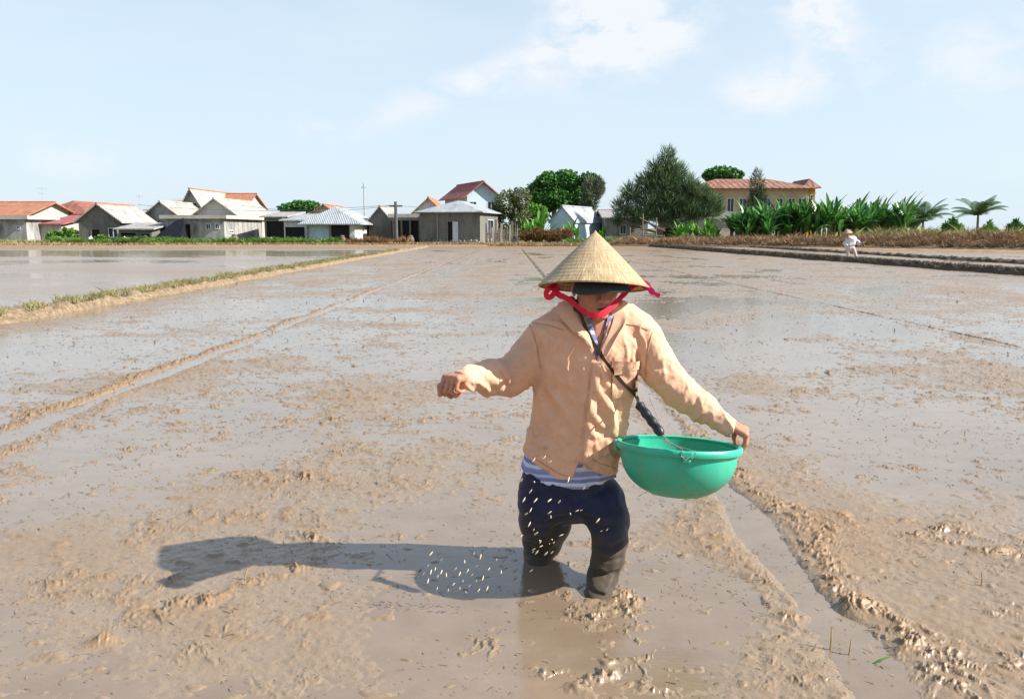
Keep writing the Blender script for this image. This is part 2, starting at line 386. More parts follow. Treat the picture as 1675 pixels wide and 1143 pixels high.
# village ground rising a hand above the paddies, its edge on a low earth lip
def strip(name, pts, prof, mat, seg=.25, wob=.06, rough_=.05, seed=0, kind='structure'):
    """an earth bank: a line on the ground swept with a cross section [(across, height)...]; real relief from noise"""
    pts = [Vector(p) for p in pts]; path = []
    for a, b in zip(pts[:-1], pts[1:]):
        n = max(1, int((b-a).length/seg)); path += [a.lerp(b, i/n) for i in range(n)]
    path.append(pts[-1]); k = len(path)
    prof_f = []
    for (a0, h0), (a1, h1) in zip(prof[:-1], prof[1:]):
        n = max(2, int(abs(a1-a0)/max(seg*.35, .04))); n = min(n, 14); prof_f += [(a0+(a1-a0)*i/n, h0+(h1-h0)*i/n) for i in range(n)]
    prof_f.append(prof[-1]); m = len(prof_f); V = np.zeros((k, m, 3))
    for i, p in enumerate(path):
        d = (path[min(i+1, k-1)]-path[max(i-1, 0)]).normalized(); nrm = Vector((-d.y, d.x, 0))
        for j, (a, h) in enumerate(prof_f): q = p+nrm*a; V[i, j] = (q.x, q.y, h)
    edge = np.array([max(0, h) for _, h in prof_f]); edge = np.clip(edge/max(edge.max(), 1e-6)*2, 0, 1)[None, :]
    x, y = V[..., 0], V[..., 1]
    V[..., 2] += edge*rough_*(fbm(x*3, y*3, seed, 4)+.5*np.abs(pn(x*9, y*9, seed+3)))
    V[..., 0] += wob*fbm(x*1.5, y*1.5, seed+9, 3); V[..., 1] += wob*fbm(x*1.5+7, y*1.5, seed+19, 3)
    ii = (np.arange(k-1)[:, None]*m+np.arange(m-1)[None, :]).ravel()
    o = mesh_np(name, V.reshape(-1, 3), np.stack([ii, ii+m, ii+m+1, ii+1], 1), mat)
    return tag(o, kind=kind)
M_BUND = simple('straw_coloured_mud', (.265, .195, .12), .8, .5, 14, .9, .05, coord='pos')
M_DARK = simple('dark_turned_soil', (.085, .065, .045), .85, .4, 7, .6, .04, coord='pos')
M_GRASSLAND = simple('weedy_ground', (.17, .17, .06), .95, .4, .8, .4, .05, coord='pos')
strip('bund', [(-7.55, 8.0, 0), (-7.45, 11.7, 0), (-7.05, 30, 0), (-6.75, 47, 0), (-6.4, 60, 0)], [(-.26, -.03), (-.16, .06), (-.06, .115), (.08, .115), (.22, .04), (.30, -.03)], M_BUND, .06, .05, .075, 3)
land = [(-200, 66.3, 0), (-30, 66.0, 0), (-10, 66.0, 0), (3, 66.5, 0), (11, 68, 0), (40, 70, 0), (200, 72, 0)]
strip('land', land, [(-.8, -.05), (-.1, .10), (0.4, .14), (60, .16), (400, .2)], M_GRASSLAND, 2.0, .15, .05, 5)
strip('dyke', [(-200, 57, 0), (-30, 58.5, 0), (-17, 62, 0), (-8, 62.5, 0), (-2, 64, 0)], [(-1.2, -.03), (-.6, .07), (.2, .12), (3.5, .13), (6, .02)], M_BUND, .5, .12, .03, 8)
# right: two dark bunds and the tall grassy bank behind them
strip('bund', [(10.6, 62, 0), (11.3, 57, 0), (13.6, 35.5, 0), (15.1, 23.5, 0), (16.2, 14, 0)], [(-.28, -.03), (-.12, .13), (.10, .17), (.30, .12), (.45, -.03)], M_DARK, .12, .07, .10, 12)
strip('bund', [(17.5, 63, 0), (19.2, 40, 0), (19.9, 31, 0), (20.6, 22, 0)], [(-.28, -.03), (-.1, .10), (.12, .13), (.3, .1), (.42, -.03)], M_DARK, .15, .06, .08, 14)
M_TERR = simple('brown_earth_terrace', (.24, .16, .085), .9, .4, 1.5, .5, .05, coord='pos')
strip('terrace', [(14.5, 65, 0), (24.0, 50.0, 0), (30, 43, 0), (42, 33, 0)], [(-.3, -.03), (.0, .04), (3, .05), (6, .05)], M_TERR, .4, .1, .03, 16)
BANK = [(8.5, 66.0, 0), (14, 63.5, 0), (20.0, 60.5, 0), (26, 57, 0), (32, 52.5, 0), (44, 45, 0), (70, 34, 0)]
M_BANK = simple('dry_grass_ground', (.22, .155, .09), .95, .4, 1.2, .5, .06, coord='pos')
BP = [(-.9, -.04), (-.3, .02), (.4, .45), (1.0, .70), (6, .72), (30, .35)]
bf = lambda x: np.interp(x, [8, 14, 22, 30, 36], [.25, .38, .55, .85, 1.0])
strip('bank', list(reversed([(p[0]-.45, p[1]-.9, 0) for p in BANK])), [(-1.1, .0), (-.5, .10), (.1, .10), (.8, -.02)], M_DARK, .3, .12, .10, 21)
bk = strip('bank', list(reversed(BANK)), [(-a, h) for a, h in reversed(BP)], M_BANK, .5, .15, .10, 18)
for v in bk.data.vertices: v.co.z *= float(bf(v.co.x))
# ------------------------------------------------------------------ the farmer
def cloth_mat(name, c, var=.10, rough=.85, sc_=9, bump=.25, stains=None, zmud=None):
    def fn(t, b, m):
        p = t.obj(); n = t.noise(p, sc_, 5, .6); f = t.noise(p, 60, 3, .5)
        cc = t.ramp(n, [(.3, tuple(x*(1-var) for x in c)), (.7, tuple(min(1, x*(1+var)) for x in c))])
        if stains:
            cc = t.mix(t.rng(t.noise(p, 3.5, 5, .65), .52, .68, 0, .55), cc, stains)
        if stains:
            z_ = t.sep(t.pos())[2]; cc = t.mix(t.math('MULTIPLY', t.rng(t.noise(p, 34, 4, .7), .58, .66, 0, .55), t.rng(z_, .40, .72, 1, .15)), cc, (.26, .17, .10))
        if zmud:
            z = t.sep(t.pos())[2]; zz_ = t.math('ADD', z, t.math('MULTIPLY', t.math('SUBTRACT', t.noise(p, 12, 5, .65), .5), .22))
            cc = t.mix(t.rng(zz_, zmud[0], zmud[1], 0, 1), zmud[2], cc)
        setp(t, b, base=cc, rough=rough, spec=.25, sheen=.15, normal=t.bump(t.math('ADD', t.math('MULTIPLY', n, .6), t.math('MULTIPLY', f, .12)), bump, .02))
    return material(name, fn)
M_SHIRT = cloth_mat('peach_cotton', (.68, .405, .265), .08, .85, 9, .30, stains=(.54, .315, .20))
M_SHIRT_IN = cloth_mat('dark_inner_cloth', (.22, .06, .06), .2)
def _stripe(t, b, m):
    p = t.pos(); s = t.sep(p); zc = t.math('ADD', s[2], t.math('MULTIPLY', t.math('SUBTRACT', t.noise(p, 5, 2, .5), .5), .012))
    q = t.math('FRACT', t.math('MULTIPLY', zc, 17.0))
    c = t.ramp(q, [(0, (.20, .22, .42)), (.32, (.26, .28, .50)), (.36, (.50, .56, .68)), (.56, (.58, .64, .76)), (.60, (.20, .22, .42)), (.80, (.17, .19, .38)), (.84, (.42, .46, .66)), (.96, (.40, .45, .66))])
    setp(t, b, base=c, rough=.85, spec=.2, normal=t.bump(t.noise(p, 26, 4, .6), .3, .01))
M_STRIPE = material('blue_striped_jersey', _stripe)
M_TROU = cloth_mat('navy_jersey', (.012, .018, .055), .35, .62, 14, .35, zmud=(.13, .30, (.050, .035, .022)))
def _skin(t, b, m):
    p = t.obj(); n = t.noise(p, 22, 5, .6)
    setp(t, b, base=t.ramp(n, [(.3, (.34, .145, .085)), (.7, (.52, .245, .155))]), rough=.48, spec=.4, sss=.04,
         normal=t.bump(t.noise(p, 160, 4, .6), .15, .003))
M_SKIN = material('tanned_skin', _skin)
M_RED = simple('red_cloth', (.72, .015, .05), .8, .2, 30, .3, .004)
M_CAP = simple('charcoal_cap_cloth', (.045, .05, .05), .85, .2, 40, .3, .003)
M_BLACK = simple('black_plastic', (.012, .012, .014), .42, .2, 30, .15, .002, spec=.5)
M_STRAP = simple('dark_brown_webbing', (.045, .030, .022), .7, .3, 60, .3, .002)
M_WIRE = simple('grey_wire', (.20, .20, .19), .4, .2, 40, spec=.5)
def _hat(t, b, m):
    p = t.obj(); s = t.sep(p); ang = t.math('ARCTAN2', s[1], s[0]); r = t.math('SQRT', t.math('ADD', t.math('MULTIPLY', s[0], s[0]), t.math('MULTIPLY', s[1], s[1])))
    leaf = t.noise(t.comb(t.math('MULTIPLY', ang, 13.0), t.math('MULTIPLY', r, 14.0), 0.0), 1.6, 5, .7)
    fine = t.noise(t.comb(t.math('MULTIPLY', ang, 60.0), t.math('MULTIPLY', r, 22.0), 3.0), 1.4, 4, .7)
    big = t.noise(p, 9, 3, .6)
    ring = t.math('POWER', t.math('ABSOLUTE', t.math('SINE', t.math('MULTIPLY', r, 235.0))), 6.0)
    f = t.math('ADD', t.math('MULTIPLY', leaf, .55), t.math('MULTIPLY', fine, .45))
    c = t.ramp(f, [(.36, (.19, .115, .05)), (.46, (.35, .235, .115)), (.54, (.48, .37, .225)), (.64, (.63, .53, .37))])
    c = t.mix(t.rng(big, .5, .7, 0, .35), c, (.34, .27, .17)); c = t.mix(t.math('MULTIPLY', ring, .22), c, (.34, .22, .10))
    setp(t, b, base=c, rough=.55, spec=.3, normal=t.bump(t.math('ADD', t.math('MULTIPLY', f, 1.0), t.math('MULTIPLY', ring, .35)), .55, .006))
M_HAT = material('woven_palm_leaf', _hat)
def _green(t, b, m):
    p = t.obj(); n = t.noise(p, 9, 5, .6); z = t.sep(p)[2]
    c = t.ramp(n, [(.3, (.020, .38, .25)), (.7, (.035, .46, .31))])
    dirt = t.math('MULTIPLY', t.rng(t.noise(t.scale(p, (1, 1, .5)), 16, 6, .75), .46, .66), t.rng(z, -.19, -.05, .85, .16))
    sc_ = t.rng(t.noise(t.scale(p, (1, 1, 9)), 26, 4, .7), .60, .72, 0, .18); c = t.mix(sc_, c, (.14, .52, .40))
    setp(t, b, base=t.mix(dirt, c, (.17, .22, .10)), rough=t.rng(n, .3, .7, .34, .5), spec=.45, sss=.03, normal=t.bump(t.noise(p, 30, 4, .6), .10, .003))
M_GREEN = material('green_plastic', _green)

FY = 3.0
root = thing('person', 'farmer in straw hat and peach shirt, knee deep in mud, sowing with one arm out', 'person', (0.25, 3.05, 0))
# body: one continuous surface, head to shins
def frame(yaw, pitch, roll=0):
    return Matrix.Rotation(yaw, 3, 'Z') @ Matrix.Rotation(pitch, 3, 'X') @ Matrix.Rotation(roll, 3, 'Y')
HC = P(974, 466, 2.93); HM = frame(R(12), R(9), R(-3))      # local -y = where the face looks
def H(x, y, z): return HC + HM @ Vector((x, y, z))
B = Field((-.42, 2.52, -.22), (.92, 3.50, 1.30), .0042)
neck0 = P(962, 560, 3.04)
B.loft([(P(0, y, FY).z, P((l+r_)/2, 0, FY).x, cy, (P(r_, 0, FY).x-P(l, 0, FY).x)/2, ry) for y, l, r_, ry, cy in
        [(832, 866, 1012, .080, 3.09), (800, 870, 1010, .085, 3.085), (750, 874, 1012, .09, 3.07), (700, 880, 1018, .10, 3.05), (640, 885, 1036, .105, 3.03), (580, 890, 1045, .105, 3.01), (540, 898, 1045, .09, 2.99), (520, 925, 1015, .07, 2.99)]], .02)
B.cone(neck0, H(0, .035, -.04), .062, .056, .03)
def leg(hip, knee, ank, low, r0, r1, r2, k=.03): pass
LEGS = {'r': [P(900, 815, 3.10), P(878, 893, 3.17), G(882, 925, -.02), G(884, 925, -.20)+Vector((0, .03, 0))],
        'l': [P(982, 812, 3.06), P(998, 893, 2.93), G(977, 982, -.02), G(972, 985, -.20)+Vector((-.01, .05, 0))]}
B.chain([P(898, 822, 3.10), P(892, 850, 3.12), P(888, 880, 3.16), P(880, 908, 3.21), G(881, 925, -.02), LEGS['r'][3]], [.078, .074, .054, .036, .032, .032], .02)
B.chain([P(985, 822, 3.06), P(994, 850, 3.02), P(998, 882, 2.95), P(995, 912, 2.92), P(986, 944, 2.91), G(978, 980, -.02), LEGS['l'][3]], [.072, .056, .042, .038, .034, .032, .032], .02)
ARM_R = [P(893, 552, 3.02), P(838, 612, 3.03), P(764, 618, 2.78)]
ARM_L = [P(1052, 550, 3.01), P(1110, 642, 2.99), P(1192, 698, 2.90)]
B.chain(ARM_R, [.048, .034, .027], .02); B.chain(ARM_L, [.048, .032, .028], .02)
B.build_later = True
def hand(Fd, wrist, f, n, side, curl, spread=.02, L=1.0, thumb=None, palm_len=.080):
    f = f.normalized(); n = (n - f*n.dot(f)).normalized(); s_ = f.cross(n).normalized()*side
    w2 = wrist + f*palm_len*L
    for q in (-.024, -.008, .008, .024):
        Fd.cone(wrist + s_*q*.55, w2 + s_*q*1.15*L, .0165, .0135, .010)
    for i in range(4):
        K = w2 + s_*(.030-.020*i)*L; ln = [1.0, 1.1, 1.03, .80][i]*L; a = curl[0]+.06*i; b_ = curl[1]; c_ = curl[2]
        def dr(an): return (f*math.cos(an)-n*math.sin(an))
        sp = s_*(1.5-i)*spread
        p1 = K + (dr(a)+sp)*.042*ln; p2 = p1 + (dr(a+b_)+sp)*.027*ln; p3 = p2 + (dr(a+b_+c_)+sp*.5)*.020*ln
        rr = [.0100, .0102, .0096, .0084][i]
        Fd.cone(K, p1, rr, rr*.94, .003); Fd.cone(p1, p2, rr*.94, rr*.88, .002); Fd.cone(p2, p3, rr*.88, rr*.76, .002)
        Fd.cone(K, K-f*.01, rr*1.12, rr, .006)
    if thumb:
        q = [wrist + f*a_*L + n*b2*L + s_*c2*L for a_, b2, c2 in thumb]
        Fd.cone(q[0], q[1], .0165, .0135, .010); Fd.cone(q[1], q[2], .0125, .0112, .003); Fd.cone(q[2], q[3], .0112, .0085, .002)
    return f, n, s_
f_r = (P(728, 619, 2.70)-ARM_R[2])
hand(B, ARM_R[2]+f_r*.10, f_r, Vector((-.15, -.10, 1)), 1, (1.15, 1.35, .75), .01, 1.08,
     thumb=[(.012, -.004, .026), (.040, -.012, .046), (.066, -.030, .046), (.074, -.056, .036)], palm_len=.060)
f_l = Vector((.80, -.15, -.36))
hand(B, ARM_L[2]+Vector((.008, 0, .006)), f_l, Vector((.50, -.25, .85)), -1, (.95, .55, .35), .01, 1.02,
     thumb=[(.012, -.006, .026), (.030, -.026, .044), (.040, -.052, .050), (.052, -.070, .046)], palm_len=.056)
B.ell(H(0, .015, .035), (.074, .094, .088), HM, .0); B.ell(H(0, -.022, -.045), (.060, .066, .070), HM, .025)
B.ell(H(0, -.066, -.098), (.028, .020, .018), HM, .018)
for sx in (-1, 1):
    B.ell(H(.044*sx, -.056, -.022), (.022, .020, .020), HM, .018); B.ell(H(.048*sx, -.02, -.075), (.018, .035, .022), HM, .02)
    B.ell(H(.031*sx, -.094, -.001), (.019, .017, .012), HM, .006, 'sub'); B.ell(H(.031*sx, -.078, -.001), (.015, .013, .0115), HM, .003)
    B.ell(H(.078*sx, .012, -.012), (.008, .019, .031), HM, .006); B.ell(H(.0145*sx, -.097, -.036), (.0085, .010, .0075), HM, .004)
    B.cone(H(.012*sx, -.090, .018), H(.045*sx, -.078, .020), .009, .007, .010)
B.cone(H(0, -.090, .006), H(0, -.110, -.034), .0085, .0125, .005)
B.ell(H(0, -.082, -.060), (.026, .014, .018), HM, .012)
B.cone(H(-.018, -.092, -.0600), H(.018, -.092, -.0600), .0056, .0056, .003); B.ell(H(0, -.094, -.0735), (.020, .009, .0068), HM, .003); B.ell(H(0, -.092, -.086), (.016, .006, .004), HM, .004, 'sub')
B.cone(H(-.024, -.095, -.067), H(.024, -.095, -.067), .0032, .0032, .002, 'sub')
for sx in (-1, 1): B.cone(H(.007*sx, -.099, -.044), H(.007*sx, -.104, -.047), .003, .003, .002, 'sub')
body = B.build('body', M_SKIN, root)
def sphere_mb(mb, c, r, n=10):
    prof = [(math.sin(math.pi*i/n)*r, -math.cos(math.pi*i/n)*r) for i in range(n+1)]; prof[0] = (1e-4, -r); prof[-1] = (1e-4, r)
    mb.lathe(prof, 12, Matrix.Translation(Vector(c)))
def _eye(t, b, m): setp(t, b, base=(.30, .25, .22), rough=.2)
M_EYE = material('dark_eye', lambda t, b, m: setp(t, b, base=(.05, .03, .02), rough=.15))
for sx in (-1, 1):
    mb = MB(); sphere_mb(mb, H(.031*sx, -.0865, -.0015), .0062); mb.build('eye', M_EYE, root, True, True)
MB().tube([H(-.024, -.092, -.067), H(-.012, -.0985, -.0655), H(0, -.1005, -.067), H(.012, -.0985, -.0655), H(.024, -.092, -.067)], [.0015, .003, .0034, .003, .0015], 8).build('lips', simple('dark_lips', (.17, .055, .045), .5, .2, 60), root, True, True)
mb = MB()                                            # short dark hair showing at the temples, under the cap
HF = Field(HC-Vector((.12, .14, .14)), HC+Vector((.12, .14, .16)), .004)
HF.ell(H(0, .020, .030), (.079, .098, .090), HM, .0, cut=lambda X, Y, Z: np.maximum(-(Z+.055+.02*np.sin(Y*60)), -(Y-.0-.9*np.maximum(0, Z-.01)+.05)))
HF.build('hair', simple('black_hair', (.014, .011, .009), .6, .3, 90, .5, .004), root)
# shirt ------------------------------------------------------------
S = Field((-.30, 2.64, .40), (.86, 3.22, 1.08), .0036)
def lev(rows, dx=0, dy=0): return [(P(0, y, cy).z, P((l+r_)/2, 0, 2.98).x, cy, (P(r_, 0, 2.98).x-P(l, 0, 2.98).x)/2+dx, ry+dy) for y, l, r_, ry, cy in rows]
TORSO = [(806, 853, 1032, .128, 3.08), (780, 853, 1033, .130, 3.075), (750, 855, 1036, .130, 3.07), (720, 862, 1043, .130, 3.06), (690, 869, 1048, .126, 3.05), (650, 876, 1052, .124, 3.03), (610, 881, 1058, .124, 3.015), (575, 880, 1064, .120, 3.0), (548, 880, 1064, .108, 2.99), (528, 893, 1050, .090, 2.985), (512, 916, 1030, .074, 2.985), (500, 932, 1014, .064, 2.99)]
S.loft(lev(TORSO), .02)
S.cone(P(905, 536, 3.0), P(950, 512, 3.0), .062, .062, .03); S.cone(P(1040, 534, 3.0), P(1000, 510, 3.0), .062, .06, .03)
S.chain([P(893, 553, 3.02), P(868, 585, 3.04), P(838, 612, 3.03)], [.080, .078, .070], .022)
S.chain([P(838, 612, 3.03), P(805, 614, 2.92), P(761, 619, 2.77)], [.070, .060, .041], .022)
S.chain([P(1050, 553, 3.01), P(1078, 600, 3.0), P(1110, 640, 2.99)], [.080, .070, .062], .022)
S.chain([P(1110, 640, 2.99), P(1150, 668, 2.96), P(1190, 697, 2.90)], [.062, .052, .039], .02)
S.cone(P(830, 632, 3.00), P(800, 632, 2.91), .040, .034, .03)
# open cuffs
for a, b_, rr in ((ARM_L[2], ARM_L[2]+f_l.normalized()*.08, .031),):
    d = (b_-a).normalized(); S.cone(a+d*.018, a+d*.09, rr, rr*1.1, .003, 'sub')
# folds: lines drawn on the cloth seen from the front, each a soft ridge (+) or crease (-)
def fold(Fd, pts, wpx, amp, Y=2.9, ylim=None):
    q = [P(x, y, Y) for x, y in pts]; w_ = wpx/440
    xs = [p.x for p in q]; zs = [p.z for p in q]; m = w_*2.5
    yhi = ylim or 3.06
    def fn(X, Yy, Z):
        best = None; L = 0; tot = sum(math.hypot(q[i+1].x-q[i].x, q[i+1].z-q[i].z) for i in range(len(q)-1))
        val = 0
        for i in range(len(q)-1):
            ax, az = q[i].x, q[i].z; dx, dz = q[i+1].x-ax, q[i+1].z-az; l2 = dx*dx+dz*dz
            t_ = np.clip(((X-ax)*dx+(Z-az)*dz)/l2, 0, 1); dd = np.sqrt((X-ax-t_*dx)**2+(Z-az-t_*dz)**2)
            s_ = (L+t_*math.sqrt(l2))/tot; v = np.exp(-(dd/w_)**2)*np.clip(4*s_*(1-s_)*1.3, 0, 1)
            val = v if i == 0 else np.maximum(val, v); L += math.sqrt(l2)
        return amp*val*(1+0*Yy)
    Fd.push((min(xs)-m, 2.5, min(zs)-m), (max(xs)+m, yhi, max(zs)+m), fn)
def rc(pts, w_, a, ylim=None):             # crease with a ridge along its lower left side
    fold(S, pts, w_*1.1, -a*.62, ylim=ylim); fold(S, [(x-w_*1.5, y+w_*1.0) for x, y in pts], w_*1.35, a*.62, ylim=ylim)
for pts, w_, a in [
    ([(893, 607), (905, 585), (922, 560), (930, 545)], 5, .011), ([(890, 612), (912, 598), (940, 572), (952, 556)], 5, .010),
    ([(890, 618), (912, 640), (935, 668), (952, 690)], 7, .010), ([(884, 622), (895, 655), (915, 690), (945, 722)], 7, .010),
    ([(878, 590), (882, 570), (890, 555)], 4, .007), ([(886, 598), (897, 575), (906, 556)], 4, .007),
    ([(940, 560), (934, 600), (948, 640)], 6, .007), ([(905, 540), (915, 565), (918, 590)], 4, .005),
    ([(1052, 625), (1046, 600), (1045, 575), (1052, 552)], 5, .010), ([(1058, 630), (1062, 600), (1062, 570)], 5, .009), ([(1038, 612), (1030, 590), (1035, 565)], 4, .007),
    ([(975, 600), (990, 640), (1012, 672), (1016, 700)], 5, .010), ([(985, 595), (1002, 625), (1020, 640)], 4, .007), ([(966, 640), (980, 675), (1000, 700)], 5, .010), ([(962, 680), (975, 705), (996, 720)], 5, .010),
    ([(1018, 660), (1014, 690), (1020, 712)], 5, .010), ([(1030, 650), (1026, 690), (1034, 712)], 5, .008), ([(958, 722), (978, 724), (1004, 716)], 5, .010), ([(956, 742), (980, 748), (1010, 738)], 5, .010),
    ([(866, 700), (885, 722), (915, 740)], 8, .006), ([(862, 730), (890, 750), (925, 762)], 8, .006), ([(900, 690), (905, 730), (912, 765)], 9, .005)]:
    rc(pts, w_, a)
for pts, w_, a in [   # sleeves
    ([(832, 640), (822, 615), (808, 592), (796, 583)], 4.5, .011), ([(842, 628), (832, 606), (820, 588)], 4, .009), ([(812, 640), (800, 622), (786, 603)], 4, .008),
    ([(790, 644), (780, 626), (766, 607)], 4, .009), ([(776, 644), (768, 630), (757, 612)], 3.5, .008), ([(800, 645), (792, 630), (779, 612)], 3.5, .007),
    ([(878, 604), (860, 606), (838, 600)], 4, .008), ([(872, 575), (858, 590), (842, 598)], 4, .005), ([(872, 540), (882, 560), (888, 582)], 4, .006),
    ([(1062, 640), (1085, 632), (1108, 620)], 5, .009), ([(1080, 660), (1096, 640), (1122, 622)], 5, .009), ([(1098, 668), (1112, 648), (1128, 634)], 4, .008), ([(1118, 680), (1136, 668), (1144, 648)], 4, .009),
    ([(1140, 696), (1152, 676), (1166, 664)], 4, .010), ([(1150, 705), (1162, 688), (1180, 680)], 4, .009), ([(1164, 712), (1174, 698), (1190, 690)], 3.5, .008), ([(1176, 716), (1184, 704), (1198, 698)], 3.5, .006), ([(1070, 600), (1088, 606), (1104, 604)], 5, .006)]:
    rc(pts, w_, a, 3.2)
# small crumple everywhere
def crumple(X, Y, Z):
    a = pn((X*1.0+Y*.6)*13+Z*3, (Z*9+Y*5)+0*X, 3)*.0042 + pn((X-Y*.5)*30+Z*12, (Z*22-Y*9)+0*X, 4)*.0020
    q1 = pn((X+Y*.5)*11+Z*7+3, (Z*6+Y*3-X*3)+0*X, 14); q2 = pn((X-Y*.4)*16-Z*9+3, (Z*8+Y*3+X*4)+0*X, 15)
    q3 = pn((X+Y*.4)*34+Z*20, (Z*15-X*12)+0*Y, 16); a = a + .0042*(np.clip(1-5*np.abs(q1), 0, 1)-.25) + .0024*(np.clip(1-5*np.abs(q2), 0, 1)-.25) + .0010*(np.clip(1-5*np.abs(q3), 0, 1)-.25)
    return a
S.push((-1, 2, 0), (2, 4, 2), crumple)
# shirt tail: a curved hem, parted at the front
hx = [P(x, 0, 2.95).x for x in (840, 853, 880, 915, 938, 948, 957, 975, 1000, 1035)]
hz = [P(0, y, 2.95).z for y in (744, 747, 762, 782, 792, 775, 753, 768, 778, 786)]
def hem(Fd, hx, hz):
    r, X, Y, Z = Fd.sl((-1, 2, 0), (2, 4, .9)); zc = np.interp(X, hx, hz)
    m = np.where(X < P(815, 0, 3).x, False, True) & (X < P(1056, 0, 3).x)
    Fd.D[r] = np.where(m, np.maximum(Fd.D[r], (zc-Z)*.7+0*Y), Fd.D[r])
hem(S, hx, hz)
# front opening: a groove beside the button band, and the V at the neck
def vline(y): return np.interp(y, [500, 560, 592, 700, 760], [985, 985, 972, 962, 955])
gro = [(971, 592), (966, 640), (961, 690), (956, 735), (953, 760)]
fold(S, [(x-3, y) for x, y in gro], 2.6, -.006, ylim=3.0)
fold(S, [(x+6, y) for x, y in [(974, 575)]+gro+[(951, 770)]], 6, .004, ylim=3.0)
va = [P(x, y, 2.9) for x, y in ((952, 492), (975, 590), (1008, 492))]
r, X, Y, Z = S.sl((-.2, 2.6, .6), (.7, 2.985, 1.12))
dl = ((X-va[1].x)*(va[0].z-va[1].z)-(Z-va[1].z)*(va[0].x-va[1].x))/math.hypot(va[0].z-va[1].z, va[0].x-va[1].x)
dr_ = -((X-va[1].x)*(va[2].z-va[1].z)-(Z-va[1].z)*(va[2].x-va[1].x))/math.hypot(va[2].z-va[1].z, va[2].x-va[1].x)
S.D[r] = np.maximum(S.D[r], np.minimum(np.minimum(dl, dr_), (2.965-Y)+0*Z))
S.cone(H(0, .03, -.10), P(965, 500, 2.99), .066, .070, .004, 'sub')
shirt = S.build('shirt', M_SHIRT, root)
# undershirt: visible in the V and below the hem
U = Field((-.02, 2.8, .25), (.62, 3.3, 1.10), .0048)
UR = [(812, 846, 1032, .126, 3.08), (770, 848, 1032, .128, 3.07)] + [(y, l+7, r_-7, ry-.010, cy) for y, l, r_, ry, cy in TORSO[2:]]
U.loft(lev(UR), .02)
ux = [P(x, 0, 2.95).x for x in (840, 853, 900, 945, 990, 1035)]; uz = [P(0, y, 2.95).z for y in (776, 778, 793, 801, 797, 788)]
hem(U, ux, uz); U.push((-1, 2, 0), (2, 4, 2), crumple)
va = [P(x, y, 2.9) for x, y in ((958, 496), (980, 590), (1004, 494))]
r, X, Y, Z = U.sl((-.2, 2.6, .6), (.7, 2.975, 1.12))
dl = ((X-va[1].x)*(va[0].z-va[1].z)-(Z-va[1].z)*(va[0].x-va[1].x))/math.hypot(va[0].z-va[1].z, va[0].x-va[1].x)
dr_ = -((X-va[1].x)*(va[2].z-va[1].z)-(Z-va[1].z)*(va[2].x-va[1].x))/math.hypot(va[2].z-va[1].z, va[2].x-va[1].x)
U.D[r] = np.maximum(U.D[r], np.minimum(np.minimum(dl, dr_), (2.985-Y)+0*Z))
U.cone(H(0, .03, -.10), P(965, 500, 2.99), .062, .066, .004, 'sub')
U.build('undershirt', M_STRIPE, root)
# trousers
T = Field((-.04, 2.68, -.12), (.60, 3.42, .62), .0046)
T.loft(lev([(846, 870, 1008, .07, 3.09), (836, 852, 1024, .10, 3.09), (825, 846, 1030, .116, 3.085), (800, 850, 1026, .115, 3.08), (772, 856, 1022, .118, 3.075)]), .02)
T.chain([P(896, 822, 3.10), P(892, 850, 3.12), P(888, 880, 3.16), P(880, 908, 3.21), G(881, 925, -.02), LEGS['r'][3]], [.106, .103, .080, .056, .048, .046], .025)
T.chain([P(985, 822, 3.06), P(994, 850, 3.02), P(998, 882, 2.95), P(995, 912, 2.92), P(986, 944, 2.91), G(978, 980, -.02), LEGS['l'][3]], [.096, .082, .066, .060, .056, .050, .048], .02)
def tf(pts, w_, a): fold(T, pts, w_, a, ylim=3.3)
for pts, w_, a in [([(935, 850), (905, 862), (880, 880)], 6, -.008), ([(925, 870), (900, 885), (868, 893)], 5, -.009), ([(910, 892), (885, 903), (860, 906)], 4, -.009), ([(905, 905), (885, 914), (862, 916)], 3.5, -.007),
                   ([(950, 848), (975, 862), (1000, 866)], 6, -.007), ([(1020, 885), (995, 893), (972, 890)], 4, -.009), ([(1018, 905), (995, 910), (968, 905)], 4, -.009), ([(1012, 925), (990, 932), (964, 926)], 4, -.009), ([(1004, 945), (985, 952), (960, 946)], 4, -.008), ([(998, 962), (980, 968), (958, 962)], 4, -.007),
                   ([(940, 845), (930, 825), (900, 812)], 5, -.006), ([(945, 845), (965, 822), (1000, 812)], 5, -.006)]:
    tf(pts, w_, a); tf([(x, y-w_*1.6) for x, y in pts], w_*1.2, -a*.8)
T.push((-1, 2, -1), (2, 4, 2), lambda X, Y, Z: pn((X+Y*.7)*26, (Z*24)+0*X, 8)*.0030*(Z < .36) + pn((X+Y*.5)*10, Z*9+0*X, 9)*.004)
T.build('trousers', M_TROU, root)

